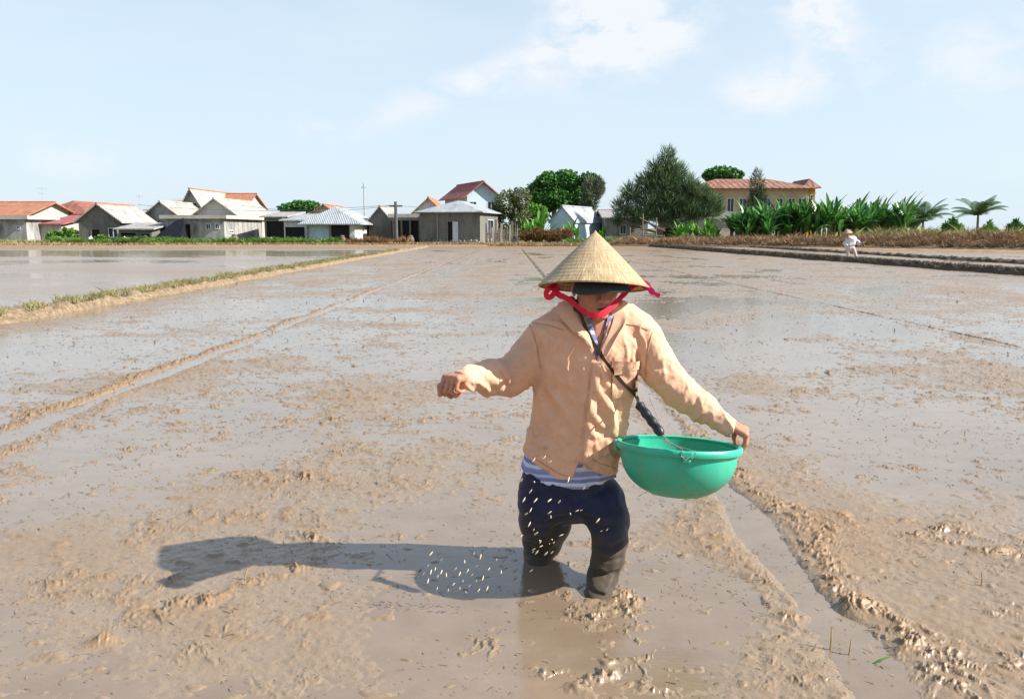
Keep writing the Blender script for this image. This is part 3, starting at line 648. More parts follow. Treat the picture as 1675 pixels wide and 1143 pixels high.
# thin cloth pieces laid on the shirt
from mathutils.bvhtree import BVHTree
def bvh(o):
    me = o.data; off = Vector(o.parent.location) if o.parent else Vector()
    return BVHTree.FromPolygons([v.co+off for v in me.vertices], [tuple(p.vertices) for p in me.polygons])
SB = bvh(shirt)
def on(px, py, lift=.003, tree=None):
    o = Vector((0, 0, CAM_H)); d = ray(px, py).normalized(); hit = (tree or SB).ray_cast(o, d)
    if hit[0] is None: return P(px, py, 2.92)
    return hit[0] + hit[1]*lift if hit[1].dot(d) < 0 else hit[0]-hit[1]*lift
def patch(name, quad, nx, nyy, mat, lift=.004, thick=.003, edge=.0, bulge=0.0, tree=None):
    """a cloth patch following the surface under it: corner pixels tl, tr, br, bl"""
    tl, tr, br, bl = [Vector((a, b, 0)) for a, b in quad]; V = []; 
    for j in range(nyy+1):
        for i in range(nx+1):
            u, v = i/nx, j/nyy; p = tl.lerp(tr, u).lerp(bl.lerp(br, u), v)
            V.append(on(p.x, p.y, lift + bulge*math.sin(math.pi*u)*(1-v), tree))
    n = (nx+1)*(nyy+1); cx = [v + (Vector((0, 0, CAM_H))-v).normalized()*thick for v in V]
    Fc = []
    for j in range(nyy):
        for i in range(nx):
            a = j*(nx+1)+i; q = (a, a+nx+1, a+nx+2, a+1); Fc.append(tuple(k+n for k in q)); Fc.append(q[::-1])
    rim = [i for i in range(nx+1)]+[j*(nx+1)+nx for j in range(1, nyy+1)]+[nyy*(nx+1)+i for i in range(nx-1, -1, -1)]+[j*(nx+1) for j in range(nyy-1, 0, -1)]
    for k in range(len(rim)): a, b_ = rim[k], rim[(k+1) % len(rim)]; Fc.append((a, b_, b_+n, a+n))
    return MB().add(V+cx, Fc).build(name, mat, root, True, True)
for y0_, y1_ in ((594, 640), (640, 690), (690, 735), (735, 768)):
    xa, xb = [float(np.interp(q, [592, 640, 690, 735, 768], [971, 966, 961, 956, 954])) for q in (y0_, y1_)]
    patch('placket', [(xa-1, y0_), (xa+13, y0_), (xb+13, y1_), (xb-1, y1_)], 4, 12, M_SHIRT, .0015, .0045)
patch('pocket', [(1002, 600), (1044, 598), (1043, 648), (1001, 652)], 14, 14, M_SHIRT, .001, .006, bulge=.010)
patch('pocket_flap', [(1001, 588), (1046, 590), (1045, 604), (1003, 612)], 14, 6, M_SHIRT, .012, .004, bulge=.008)
M_SEAM = simple('shaded_brown_stitching', (.46, .26, .16), .9, .2, 40)  # darker than the cloth: shading along the seams is put into this colour
def seam(pts, r=.0016):
    q = []
    for (a, b), (c, d) in zip(pts[:-1], pts[1:]):
        n = max(2, int(math.hypot(c-a, d-b)/5)); q += [on(a+(c-a)*i/n, b+(d-b)*i/n, .0012) for i in range(n)]
    q.append(on(*pts[-1], .0012)); MB().tube(q, r, 5).build('seam', M_SEAM, root, True, True)
seam([(866, 530), (874, 550), (880, 575), (884, 602)]); seam([(1066, 545), (1060, 570), (1056, 600), (1056, 622)]); seam([(872, 528), (900, 533), (922, 540)]); seam([(1060, 540), (1040, 532), (1024, 530)])
seam([(1001, 590), (1000, 650), (1042, 648)]); seam([(872, 748), (892, 760), (914, 774), (930, 779)]); seam([(962, 746), (980, 757), (1008, 766)])
for py in (606, 640, 676, 712, 745):
    c = on(float(np.interp(py, [592, 640, 690, 735, 760], [971, 966, 961, 956, 953]))+6, py, .003)
    mb = MB(); nrm = (Vector((0, 0, CAM_H))-c).normalized(); M = Matrix.Translation(c) @ nrm.to_track_quat('Z', 'Y').to_matrix().to_4x4()
    mb.lathe([(.0001, .002), (.003, .002), (.0055, .0024), (.0058, .0), (.0058, -.003)], 12, M); mb.build('button', simple('tan_button', (.42, .25, .15), .35, .1), root, True, True)
def sheet(name, rows, mat, thick=.004, sub=5, parent=root):
    """a curved cloth sheet through rows of points, smoothed"""
    import itertools
    k = len(rows[0]); Rr = np.array([[list(p) for p in r] for r in rows])
    def up(A, n):
        t0 = np.arange(A.shape[0]); t1 = np.linspace(0, A.shape[0]-1, (A.shape[0]-1)*n+1)
        # Catmull-Rom
        out = []
        for t_ in t1:
            i = min(int(t_), A.shape[0]-2); f = t_-i; p0 = A[max(i-1, 0)]; p1 = A[i]; p2 = A[i+1]; p3 = A[min(i+2, A.shape[0]-1)]
            out.append(.5*((2*p1)+(-p0+p2)*f+(2*p0-5*p1+4*p2-p3)*f*f+(-p0+3*p1-3*p2+p3)*f**3))
        return np.array(out)
    A = up(Rr, sub); A = np.swapaxes(up(np.swapaxes(A, 0, 1), sub), 0, 1); a, b_ = A.shape[:2]
    du = np.gradient(A, axis=0); dv = np.gradient(A, axis=1); n = np.cross(du, dv); n /= np.maximum(np.linalg.norm(n, axis=-1, keepdims=True), 1e-9)
    V = np.concatenate([A.reshape(-1, 3), (A+n*thick).reshape(-1, 3)]); N = a*b_; Fc = []
    for i in range(a-1):
        for j in range(b_-1):
            q = (i*b_+j, i*b_+j+1, (i+1)*b_+j+1, (i+1)*b_+j); Fc += [q, tuple(x+N for x in q[::-1])]
    rim = [j for j in range(b_)]+[i*b_+b_-1 for i in range(1, a)]+[(a-1)*b_+j for j in range(b_-2, -1, -1)]+[i*b_ for i in range(a-2, 0, -1)]
    for x in range(len(rim)): p, q = rim[x], rim[(x+1) % len(rim)]; Fc.append((p, p+N, q+N, q))
    return MB().add([tuple(v) for v in V], Fc).build(name, mat, parent, True, True)
# collar: stand rising round the neck, folded over; left wing broad, right wing narrow
sheet('collar', [[P(940, 490, 3.02), P(938, 493, 2.965), P(945, 506, 2.925), P(956, 532, 2.895), P(967, 560, 2.878)],
                 [P(932, 487, 3.03), P(930, 492, 2.955), P(938, 508, 2.908), P(952, 540, 2.880), P(966, 570, 2.868)],
                 [P(914, 501, 3.04), P(912, 511, 2.930), P(924, 528, 2.885), P(938, 542, 2.868), P(957, 554, 2.862)]], M_SHIRT, .006)
sheet('collar', [[P(1003, 490, 3.02), P(1006, 500, 2.96), P(1004, 520, 2.925), P(996, 545, 2.895), P(984, 572, 2.878)],
                 [P(1012, 492, 3.03), P(1019, 504, 2.955), P(1015, 530, 2.910), P(1004, 555, 2.885), P(988, 582, 2.868)],
                 [P(1024, 504, 3.04), P(1026, 516, 2.935), P(1021, 534, 2.895), P(1011, 552, 2.874), P(994, 582, 2.862)]], M_SHIRT, -.006)
sheet('inner_collar', [[P(958, 495, 2.965), P(964, 515, 2.925), P(970, 535, 2.905), P(978, 562, 2.890)],
                       [P(952, 497, 2.965), P(957, 517, 2.922), P(964, 540, 2.900), P(975, 566, 2.886)]], M_STRIPE, .003)
sheet('inner_collar', [[P(1001, 494, 2.965), P(1003, 512, 2.93), P(1000, 532, 2.912), P(990, 562, 2.895)],
                       [P(993, 500, 2.96), P(994, 516, 2.927), P(991, 534, 2.908), P(984, 562, 2.892)]], M_STRIPE, -.003)
# cap and hat
Cp = Field(HC-Vector((.20, .24, .12)), HC+Vector((.20, .20, .20)), .0036)
Cp.ell(H(0, .012, .030), (.088, .106, .100), HM, 0, cut=lambda X, Y, Z: -(Z-.0))
Cp.ell(H(0, .012, .024), (.080, .098, .094), HM, 0, 'sub')
Cp.ell(H(0, -.075, .052), (.096, .098, .060), HM, .004, cut=lambda X, Y, Z: np.maximum(np.maximum(-(Z+.006-.0*X), Y+.0), Z-.0))
Cp.ell(H(0, -.070, .045), (.090, .092, .054), HM, 0, 'sub', cut=lambda X, Y, Z: np.maximum(-(-Y-.03), -(0.02-Z)))
M4 = HM.to_4x4()
mbv = MB(); rows = []
for j in range(9):
    v = j/8; row = []
    for i in range(21):
        a = (i/20-.5)*math.pi*.98; rx = .088+.012*v; x = rx*math.sin(a)*(1+.02*v); y = -.052-.045*math.cos(a)-.070*v*max(0, math.cos(a))**.6
        z = .040-.014*v-.45*abs(x)**1.6*4*.35-.016*v*v
        row.append(H(x, y, z))
    rows.append(row)
Cd = Field(HC-Vector((.14, .16, .06)), HC+Vector((.14, .16, .17)), .0038)
Cd.ell(H(0, .012, .030), (.086, .104, .098), HM, 0, cut=lambda X, Y, Z: -(Z-.002))
cap = Cd.build('cap', M_CAP, root)
vis = sheet('cap_visor', rows, M_CAP, .004, 1)
def mk_hat(name, parent, apex, brim_c_dir, h, r, thick=.004, n=96, world=True, mat=None):
    prof = []
    for i in range(25):
        f = i/24; rr = r*f; prof.append((max(rr, .0005), -h*(f**1.06)-0.0))
    prof[0] = (.0005, .003)
    inner = [(max(a-.0, .0004), b-thick) for a, b in prof[::-1]]
    rim = [(r+.003, -h-.001), (r+.003, -h-.006), (r-.004, -h-.007)]
    M = Matrix.Translation(apex) @ brim_c_dir.to_track_quat('Z', 'Y').to_matrix().to_4x4()
    o = MB().lathe(prof+rim+inner, n).build(name, mat or M_HAT, parent, True)
    o.matrix_local = Matrix.Translation(-Vector(parent.location)) @ M
    return o
apexp = P(974, 378, 2.98)
hat_axis = Vector((.035, .17, 1)).normalized()
hat = mk_hat('conical_hat', root, apexp, hat_axis, .202, .201)
hoops = MB()
for i in range(1, 15):
    f = i/15; rr = .201*f; z = -.202*(f**1.06)-.0055; pr = [(rr+.0015*math.cos(a), z+.0015*math.sin(a)) for a in (0, 1.57, 3.14, 4.71)]
    hoops.lathe(pr, 64, closed=True)
ho = hoops.build('bamboo_hoops', simple('split_bamboo', (.40, .26, .12), .6, .2), hat, True)
# red chin cloth
def ribbon(name, pts, wid, mat, parent=root, thick=.003, face=None):
    pts = [Vector(p) for p in pts]; dense = []
    for i in range(len(pts)-1):
        p0 = pts[max(i-1, 0)]; p1 = pts[i]; p2 = pts[i+1]; p3 = pts[min(i+2, len(pts)-1)]
        for k in range(8):
            f = k/8; dense.append(.5*((2*p1)+(p2-p0)*f+(2*p0-5*p1+4*p2-p3)*f*f+(-p0+3*p1-3*p2+p3)*f**3))
    dense.append(pts[-1]); mb = MB(); V = []; n = len(dense)
    for i, p in enumerate(dense):
        d = (dense[min(i+1, n-1)]-dense[max(i-1, 0)]).normalized(); out = (face(p) if face else (Vector((0, 0, CAM_H))-p)).normalized()
        s_ = d.cross(out).normalized(); o2 = s_.cross(d); wv = wid[min(int(i/(n-1)*(len(wid)-1)), len(wid)-1)] if isinstance(wid, list) else wid
        wv *= 1+.12*math.sin(i*.7)
        for a, b_ in ((-1, -1), (1, -1), (1, 1), (-1, 1)): V.append(p+s_*a*wv/2+o2*b_*thick/2)
    Fc = [(i*4+j, i*4+(j+1) % 4, (i+1)*4+(j+1) % 4, (i+1)*4+j) for i in range(n-1) for j in range(4)]+[(3, 2, 1, 0), (n*4-4, n*4-3, n*4-2, n*4-1)]
    return mb.add(V, Fc).build(name, mat, parent, False, world=True)
M_PINK = simple('pink_cloth', (.78, .03, .16), .8, .2, 30, .3, .004)
st = ribbon('chin_strap', [P(906, 470, 2.90), P(914, 482, 2.885), P(928, 488, 2.87), P(943, 500, 2.845), P(958, 511, 2.815), P(975, 516, 2.80), P(990, 511, 2.805), P(1004, 498, 2.83), P(1018, 484, 2.86), P(1032, 471, 2.88), P(1043, 462, 2.90)],
            [.024, .020, .017, .017, .019, .021, .019, .017, .016, .015], M_RED)
ribbon('strap_loop', [P(912, 466, 2.93), P(900, 470, 2.89), P(893, 480, 2.88), P(899, 487, 2.88), P(908, 478, 2.885), P(914, 470, 2.90)], .019, M_RED, st)
ribbon('strap_end', [P(1040, 461, 2.90), P(1052, 464, 2.885), P(1062, 472, 2.88), P(1070, 480, 2.87), P(1080, 484, 2.86)], [.030, .028, .02, .014, .006], M_PINK, st)

# basin -----------------------------------------------------------
bc = P(1110, 725, 2.89); BM = Matrix.Translation(bc) @ frame(0, R(-7.5), R(2.5)).to_4x4()
basin = thing('basin', 'green plastic basin of seed held at the hip by the farmer', 'basin', tuple(bc))
basin.rotation_euler = BM.to_euler()
Rr = .217; dep = .185
def wallr(q): return Rr*max(.46, (1-(1-min(1, q*.90+.10))**2.6)**(1/2.0))
out = [(.0005, -dep)] + [(.5*Rr*.92*i/4, -dep-.0+.0*i) for i in range(1, 5)] + [(wallr(i/22)*.985, -dep+.002+dep*.955*(i/22)) for i in range(1, 23)]
rimp = [(Rr-.004, -.012), (Rr+.0, -.020), (Rr+.010, -.022), (Rr+.014, -.012), (Rr+.013, -.002), (Rr+.008, .003), (Rr+.001, .003), (Rr-.006, .000)]
inn = [(wallr(i/22)*.985-.006, -dep+.006+dep*.955*(i/22)) for i in range(21, 0, -1)] + [(.5*Rr*.88, -dep+.005), (.0005, -dep+.005)]
shell = MB().lathe(out[:-1]+inn, 96).build('bowl', M_GREEN, basin, True)
MB().lathe(rimp, 96, closed=True).build('rim', M_GREEN, basin, True)
def _seed(t, b, m):
    v = t.new('ShaderNodeTexVoronoi'); t.put(v.inputs['Vector'], t.obj()); v.inputs['Scale'].default_value = 160
    setp(t, b, base=t.ramp(t.sep(v.outputs['Color'])[0], [(0, (.30, .20, .08)), (1, (.60, .45, .22))]), rough=.7, normal=t.bump(v.outputs['Distance'], .8, .004))
sv = []
mb = MB(); mb.lathe([(.0005, .012), (.05, .009), (.10, .003), (.15, -.002), (.19, -.003)], 48, Matrix.Translation((0, 0, -.105)))
sd_ = tag(mb.build('seed', material('rice_seed', _seed), None, True), 'pale rice seed lying in the bottom of the green basin', 'seed', kind='stuff'); sd_.matrix_world = BM
# lugs on the rim, left one and the front one with wire
lug_px = (1101, 742); a_f = math.atan2(-(Rr), -.018)
for ang, nm in ((a_f, 'lug'), (math.pi*.97, 'lug')):
    M = Matrix.Rotation(ang, 4, 'Z') @ Matrix.Translation((Rr+.006, 0, -.008))
    mb = MB(); mb.box((-.012, -.020, -.014), (.014, .020, .010), M); mb.box((-.002, -.014, -.030), (.012, .014, -.014), M)
    lo = mb.build(nm, M_GREEN, basin); bv = lo.modifiers.new('b', 'BEVEL'); bv.width = .005; bv.segments = 3
# shoulder strap, grip and wire
sp0 = P(932, 503, 2.93)
sp = [P(948, 512, 2.885), on(962, 545, .008), on(985, 582, .010), on(1012, 620, .010), on(1030, 643, .012)+Vector((.01, -.02, 0)), P(1044, 662, 2.78)]
stro = thing('shoulder_strap', 'thin dark strap with black foam grip running from the neck to the basin', 'strap', tuple(sp0))
ribbon('strap', [P(975, 492, 3.10), P(940, 492, 3.04), P(933, 500, 2.94)]+sp, .0125, M_STRAP, stro, .004)
g0, g1 = P(1044, 660, 2.80), P(1083, 711, 2.70)
gm = MB(); N = 22
gm.tube([g0.lerp(g1, i/N) for i in range(N+1)], [.016*(.55 if i in (0, N) else 1)*(1+.10*math.sin(i*1.1)) for i in range(N+1)], 14); gm.build('grip', M_BLACK, stro, True, True)
hk = MB(); lugp = BM @ Vector((-.018, -Rr-.012, .0))
hk.tube([g1, g1+Vector((.010, 0, -.02)), lugp+Vector((-.018, -.004, .012)), lugp+Vector((-.022, -.006, -.012)), lugp+Vector((-.008, -.012, -.024)), lugp+Vector((.006, -.008, -.016))], .0021, 6)
hk.tube([g1+Vector((.004, 0, 0)), g1+Vector((.03, .0, -.035)), lugp+Vector((.024, -.006, .006)), lugp+Vector((.026, -.006, -.006)), lugp+Vector((.012, -.012, -.02))], .0018, 6)
hk.tube([P(1062, 650, 2.80), P(1072, 672, 2.76), P(1080, 695, 2.73), P(1088, 712, 2.70)], .0015, 6)
hk.build('wire_hook', M_WIRE, stro, True, True)
# ------------------------------------------------------------------ village: houses as built things, openings cut into the walls
def wallmat(name, c, dirt=(.10, .095, .085), k=.8):
    def fn(t, b, m):
        p = t.obj(); n = t.noise(t.scale(p, (1, 1, .35)), 1.3, 6, .65); n2 = t.noise(p, 5, 5, .6)
        cc = t.ramp(n2, [(.3, tuple(x*.82 for x in c)), (.7, tuple(min(1, x*1.12) for x in c))])
        setp(t, b, base=t.mix(t.rng(n, .42, .66, 0, k), cc, dirt), rough=.9, spec=.2, normal=t.bump(n2, .3, .03))
    return material(name, fn)
def tilemat(name, c, c2, k=42.0, axis=0):
    def fn(t, b, m):
        p = t.obj(); s = t.sep(p); st = t.noise(t.scale(p, (3.2, .5, .5) if axis == 0 else (.5, 3.2, .5)), 1.2, 5, .7); n = t.noise(p, 5, 4, .6)
        w_ = t.math('SINE', t.math('MULTIPLY', s[axis], k))
        cc = t.mix(t.rng(t.math('ADD', t.math('MULTIPLY', st, .7), t.math('MULTIPLY', n, .3)), .40, .62), c, c2)
        rust = t.rng(t.noise(t.scale(p, (.5, .5, .5)), 1.6, 6, .7), .52, .66, 0, .6); cc = t.mix(rust, cc, (.17, .12, .09))
        setp(t, b, base=cc, rough=.8, spec=.2, normal=t.bump(w_, .5, .05))
    return material(name, fn)
W_GREY = wallmat('grey_render', (.37, .36, .345)); W_DARK = wallmat('weathered_concrete', (.185, .178, .162)); W_WHITE = wallmat('whitewash', (.62, .62, .60), (.36, .35, .32), .5)
W_BLUE = wallmat('pale_blue_render', (.46, .58, .66), (.40, .47, .52), .3); W_CREAM = wallmat('cream_render', (.52, .48, .41), (.34, .31, .26), .5); W_YEL = wallmat('yellow_render', (.52, .28, .06), (.40, .24, .08), .4)
W_PALE = wallmat('bleached_render', (.46, .44, .40), (.27, .25, .22), .55)
T_OR = tilemat('orange_roof_tiles', (.34, .13, .07), (.44, .21, .13)); T_RED = tilemat('dark_red_roof_tiles', (.20, .065, .048), (.33, .15, .11)); T_PINK = tilemat('red_sheet_roof', (.28, .075, .075), (.38, .16, .15))
T_GREY = tilemat('grey_sheet_roof', (.28, .275, .26), (.40, .39, .37)); T_PALE = tilemat('pale_sheet_roof', (.28, .31, .335), (.37, .40, .42)); T_SAND = tilemat('sandy_sheet_roof', (.32, .305, .27), (.44, .42, .375))
T_STREAK = tilemat('streaked_red_roof', (.15, .055, .035), (.33, .19, .14), 9)
W_TAN = wallmat('tan_render', (.42, .34, .23), (.28, .22, .14), .5)
D_VOID = simple('painted_room_shade', (.02, .02, .022), .9, .3, 3); D_GLASS = simple('dim_window', (.05, .06, .07), .25, .3, 3, spec=.5)  # void openings: near-black panel, the shade inside is painted as its colour
D_WHITE = simple('white_paint', (.52, .55, .57), .6, .12, 4); D_WOOD = simple('grey_timber', (.22, .18, .14), .85, .35, 8, .4, .02); D_BLUE = simple('blue_paint', (.42, .52, .58), .6, .2, 4)
def facade(mb, x0, x1, z0, z1, holes, y=0.0, rev=.18, T_=None):
    """front wall quads with real openings and reveals, in the plane y"""
    T_ = T_ or (lambda x, yy_, z: (x, yy_, z)); xs = sorted({x0, x1, *[h[0] for h in holes], *[h[2] for h in holes]}); zs = sorted({z0, z1, *[h[1] for h in holes], *[h[3] for h in holes]})
    for a, b in zip(xs[:-1], xs[1:]):
        for c, d in zip(zs[:-1], zs[1:]):
            mx, mz = (a+b)/2, (c+d)/2
            if any(h[0] < mx < h[2] and h[1] < mz < h[3] for h in holes): continue
            mb.add([T_(a, y, c), T_(b, y, c), T_(b, y, d), T_(a, y, d)], [(0, 1, 2, 3)])
    for h in holes:
        a, c, b, d = h[:4]
        for q in ([(a, c), (a, d)], [(a, d), (b, d)], [(b, d), (b, c)], [(b, c), (a, c)]):
            (p, r1), (q2, r2) = q; mb.add([T_(p, y, r1), T_(p, y+rev, r1), T_(q2, y+rev, r2), T_(q2, y, r2)], [(0, 1, 2, 3)])
def house(name, label, Y, x0, x1, eave, base=.10, dep=7.0, yaw=0, wall=W_GREY, roof=('gable_y', 345, None), rm=T_GREY, holes=(), side=(), over=.35, group=None, cat='house', rc=None, ridge_x=.5):
    """x0, x1: edges of the front in the photo at distance Y; eave and ridge heights read from the photo; holes in fractions of the front"""
    A = P(x0, eave, Y); Bx = P(x1, eave, Y); w_ = (Bx.x-A.x)/math.cos(R(yaw)); h = A.z-base
    rt = thing(name, label, cat, (A.x, Y, base), R(yaw), group)
    hl = [(f[0]*w_, f[1]*h, f[2]*w_, f[3]*h) + tuple(f[4:]) for f in holes]; sl = [(f[0]*dep, f[1]*h, f[2]*dep, f[3]*h) + tuple(f[4:]) for f in side]
    mb = MB(); facade(mb, 0, w_, 0, h, hl)
    TS = lambda x, yy_, z: (w_-yy_, x, z)
    facade(mb, 0, dep, 0, h, sl, 0, .18, TS)
    mb.add([(0, dep, 0), (0, 0, 0), (0, 0, h), (0, dep, h)], [(0, 1, 2, 3)]); mb.add([(w_, dep, 0), (0, dep, 0), (0, dep, h), (w_, dep, h)], [(0, 1, 2, 3)])
    kind, ry, *_ = roof; rise = P(0, ry, Y).z-A.z; o = over; th = .10; rb = MB()
    def slab(q):        # q: four corners anticlockwise seen from above
        q = [Vector(p) for p in q]; rb.add(q+[p+Vector((0, 0, th)) for p in q], [(3, 2, 1, 0), (4, 5, 6, 7), (0, 1, 5, 4), (1, 2, 6, 5), (2, 3, 7, 6), (3, 0, 4, 7)])
    if kind == 'gable_y':
        rx = w_*ridge_x
        for yq in (0, dep): mb.add([(0, yq, h), (w_, yq, h), (rx, yq, h+rise)], [(0, 1, 2)])
        sl1 = rise/rx; sl2 = rise/(w_-rx)
        slab([(-o, -o, h-o*sl1), (rx, -o, h+rise), (rx, dep+o, h+rise), (-o, dep+o, h-o*sl1)])
        slab([(rx, -o, h+rise), (w_+o, -o, h-o*sl2), (w_+o, dep+o, h-o*sl2), (rx, dep+o, h+rise)])
    elif kind == 'gable_x':
        ry_ = dep/2; s1_ = rise/ry_
        for xq in (0, w_): mb.add([(xq, 0, h), (xq, dep, h), (xq, ry_, h+rise)], [(0, 1, 2)])
        slab([(-o, -o, h-o*s1_), (w_+o, -o, h-o*s1_), (w_+o, ry_, h+rise), (-o, ry_, h+rise)])
        slab([(-o, ry_, h+rise), (w_+o, ry_, h+rise), (w_+o, dep+o, h-o*s1_), (-o, dep+o, h-o*s1_)])
    elif kind == 'hip':
        inset = min(w_, dep)/2*(_[0] if _ else 1); a, b_ = (-o, -o), (w_+o, dep+o); z = h
        if w_ >= dep: r1, r2 = (inset, dep/2, z+rise), (w_-inset, dep/2, z+rise)
        else: r1, r2 = (w_/2, inset, z+rise), (w_/2, dep-inset, z+rise)
        c = [(a[0], a[1], z), (b_[0], a[1], z), (b_[0], b_[1], z), (a[0], b_[1], z)]
        if w_ >= dep: fs = [[c[0], c[1], r2, r1], [c[1], c[2], r2], [c[2], c[3], r1, r2], [c[3], c[0], r1]]
        else: fs = [[c[0], c[1], r1], [c[1], c[2], r2, r1], [c[2], c[3], r2], [c[3], c[0], r1, r2]]
        for f in fs: rb.add(f, [tuple(range(len(f)))])
        rb.add([(p[0], p[1], z-.08) for p in c], [(3, 2, 1, 0)])
        for i in range(4): p, q = c[i], c[(i+1) % 4]; rb.add([(p[0], p[1], z-.08), (q[0], q[1], z-.08), q, p], [(0, 1, 2, 3)])
    elif kind == 'shed':      # falls towards the front
        slab([(-o, -o, h+.01), (w_+o, -o, h+.01), (w_+o, dep, h+rise), (-o, dep, h+rise)])
        mb.add([(w_, 0, h), (w_, dep, h), (w_, dep, h+rise)], [(0, 1, 2)]); mb.add([(0, dep, h), (0, 0, h), (0, dep, h+rise)], [(0, 1, 2)])
    else:
        rb.box((-o, -o, h+.003), (w_+o, dep+o, h+max(rise, .12)))
    wo = mb.build('wall', wall, rt); ro = rb.build('roof', rm, rt)
    if kind.startswith('gable'):
        rg = MB(); 
        if kind == 'gable_y': rg.tube([(rx, -o-.02, h+rise+th), (rx, dep+o, h+rise+th)], .10, 8)
        else: rg.tube([(-o-.02, ry_, h+rise+th), (w_+o+.02, ry_, h+rise+th)], .10, 8)
        rg.build('ridge', rc or rm, ro)
    def opening(f, TT):
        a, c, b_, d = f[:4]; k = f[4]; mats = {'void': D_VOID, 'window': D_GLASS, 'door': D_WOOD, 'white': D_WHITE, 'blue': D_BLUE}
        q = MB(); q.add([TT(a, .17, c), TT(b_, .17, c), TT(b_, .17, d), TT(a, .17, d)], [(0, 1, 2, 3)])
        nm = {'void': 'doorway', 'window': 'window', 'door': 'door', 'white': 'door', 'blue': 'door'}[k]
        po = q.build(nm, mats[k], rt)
        fr = MB(); e = .07
        def bar(x0_, z0_, x1_, z1_):
            V = [TT(x, yq, z) for yq in (-.03, .06) for x, z in ((x0_, z0_), (x1_, z0_), (x1_, z1_), (x0_, z1_))]
            fr.add(V, [(0, 1, 2, 3), (7, 6, 5, 4), (0, 4, 5, 1), (1, 5, 6, 2), (2, 6, 7, 3), (3, 7, 4, 0)])
        if k != 'void' or (b_-a) < 1.6:
            bar(a-e, c, a, d+e); bar(b_, c, b_+e, d+e); bar(a, d, b_, d+e)
            if k == 'window': bar(a-e, c-e, b_+e, c); bar((a+b_)/2-.02, c, (a+b_)/2+.02, d)
            fr.build('frame', D_WHITE if k in ('window', 'white') else D_WOOD, po)
    for f in hl: opening(f, lambda x, yy_, z: (x, yy_, z))
    for f in sl: opening(f, TS)
    return rt, w_, h
def wid(Y, px): return px/1314*Y
# far left group
house('house', 'long house with orange tiled roof and pale gable at the far left', 76, -60, 40, 352, dep=9, wall=W_PALE, roof=('gable_x', 330), rm=T_OR, over=.5)
house('house', 'house with dark red hipped roof behind the orange roofed one', 84, 62, 142, 350, dep=12, wall=W_PALE, roof=('hip', 327, .9), rm=T_RED)
house('shed', 'low shed with pinkish red sheet roof beside the grey block wall building', 70, 62, 100, 368, dep=6, wall=W_PALE, roof=('shed', 352), rm=T_PINK, cat='shed', over=.3)
house('outbuilding', 'flat roofed grey cement outbuilding at the left end of the village', 68, -50, 42, 359, dep=4.2, wall=W_GREY, roof=('flat', 353), rm=W_PALE, holes=[(.83, .62, .88, .72, 'window')], side=[], cat='outbuilding')
house('house', 'small dark gabled house with a doorway, fourth building from the left', 70, 128, 196, 361, dep=6.5, wall=W_DARK, roof=('gable_y', 335), rm=T_GREY, rc=T_OR, holes=[(.30, 0, .50, .62, 'void'), (.72, .30, .92, .66, 'window')], over=.3)
house('lean_to', 'open lean to shed with sagging sheet roof in the middle of the left row', 67.3, 194, 248, 376, dep=4, wall=W_DARK, roof=('shed', 366), rm=T_GREY, holes=[(.06, .02, .52, .80, 'void'), (.66, .02, .95, .72, 'void')], cat='shed')
house('house', 'long low grey cement house with white door and bright side wall', 69, 270, 366, 358, dep=10.5, wall=W_GREY, roof=('flat', 352), rm=W_PALE, holes=[(.34, .02, .42, .78, 'void'), (.47, .02, .53, .0301, 'void'), (.70, .60, .76, .80, 'window'), (.86, .62, .91, .80, 'window'), (.12, .45, .26, .80, 'white')][:1]+[(.13, .30, .30, .72, 'blue'), (.70, .60, .76, .80, 'window'), (.86, .62, .91, .80, 'window')], side=[(.12, .45, .20, .52, 'window')])
house('house', 'grey gabled house rising behind the long cement house, left of the two', 78, 238, 292, 352, dep=9, wall=W_GREY, roof=('gable_y', 331), rm=T_SAND, over=.5)
house('house', 'pale gabled house rising behind the long cement house, right of the two', 77, 322, 384, 349, dep=12, wall=W_PALE, roof=('gable_y', 326), rm=T_SAND, over=.5)
house('house', 'two storey house with small gable and part orange roof, tallest of the left group', 86, 302, 326, 330, dep=14, wall=W_PALE, roof=('gable_y', 310), rm=T_SAND, rc=T_OR, holes=[(.25, .72, .8, .96, 'window')], over=.6)
house('roof_annex', 'flat topped pale annex left of the tallest house', 85, 242, 306, 345, dep=8, wall=W_PALE, roof=('shed', 322), rm=T_SAND, cat='annex')
house('house', 'orange roofed house end showing behind the tallest left house', 92, 340, 398, 340, dep=8, wall=W_PALE, roof=('gable_x', 316), rm=T_OR)
house('open_shed', 'deep shaded open shed right of the bright side wall', 72, 432, 466, 356, dep=6, wall=W_DARK, roof=('shed', 346), rm=T_GREY, holes=[(.10, .02, .95, .86, 'void')], cat='shed')
house('shed', 'low white sheet roofed shed with dark front left of the white walled house', 71, 464, 512, 362, dep=5, wall=W_WHITE, roof=('shed', 350), rm=T_PALE, holes=[(.04, .02, .70, .74, 'void')], cat='shed')
house('house', 'cream gabled house end peeping out behind the white walled house', 84, 508, 552, 350, dep=9, wall=W_CREAM, roof=('gable_y', 336), rm=T_OR)
house('house', 'white walled house with pale blue hipped sheet roof and blue front', 67.5, 502, 580, 366, dep=9.5, wall=W_WHITE, roof=('hip', 337, .85), rm=T_PALE, holes=[(.02, .02, .46, .96, 'blue'), (.50, .02, .88, .92, 'void')], side=[(.35, .62, .45, .76, 'window')], over=.6)
house('house', 'narrow dark grey gabled house left of the power pole', 73, 603, 640, 360, dep=9, wall=W_DARK, roof=('gable_y', 339), rm=T_GREY, over=.3)
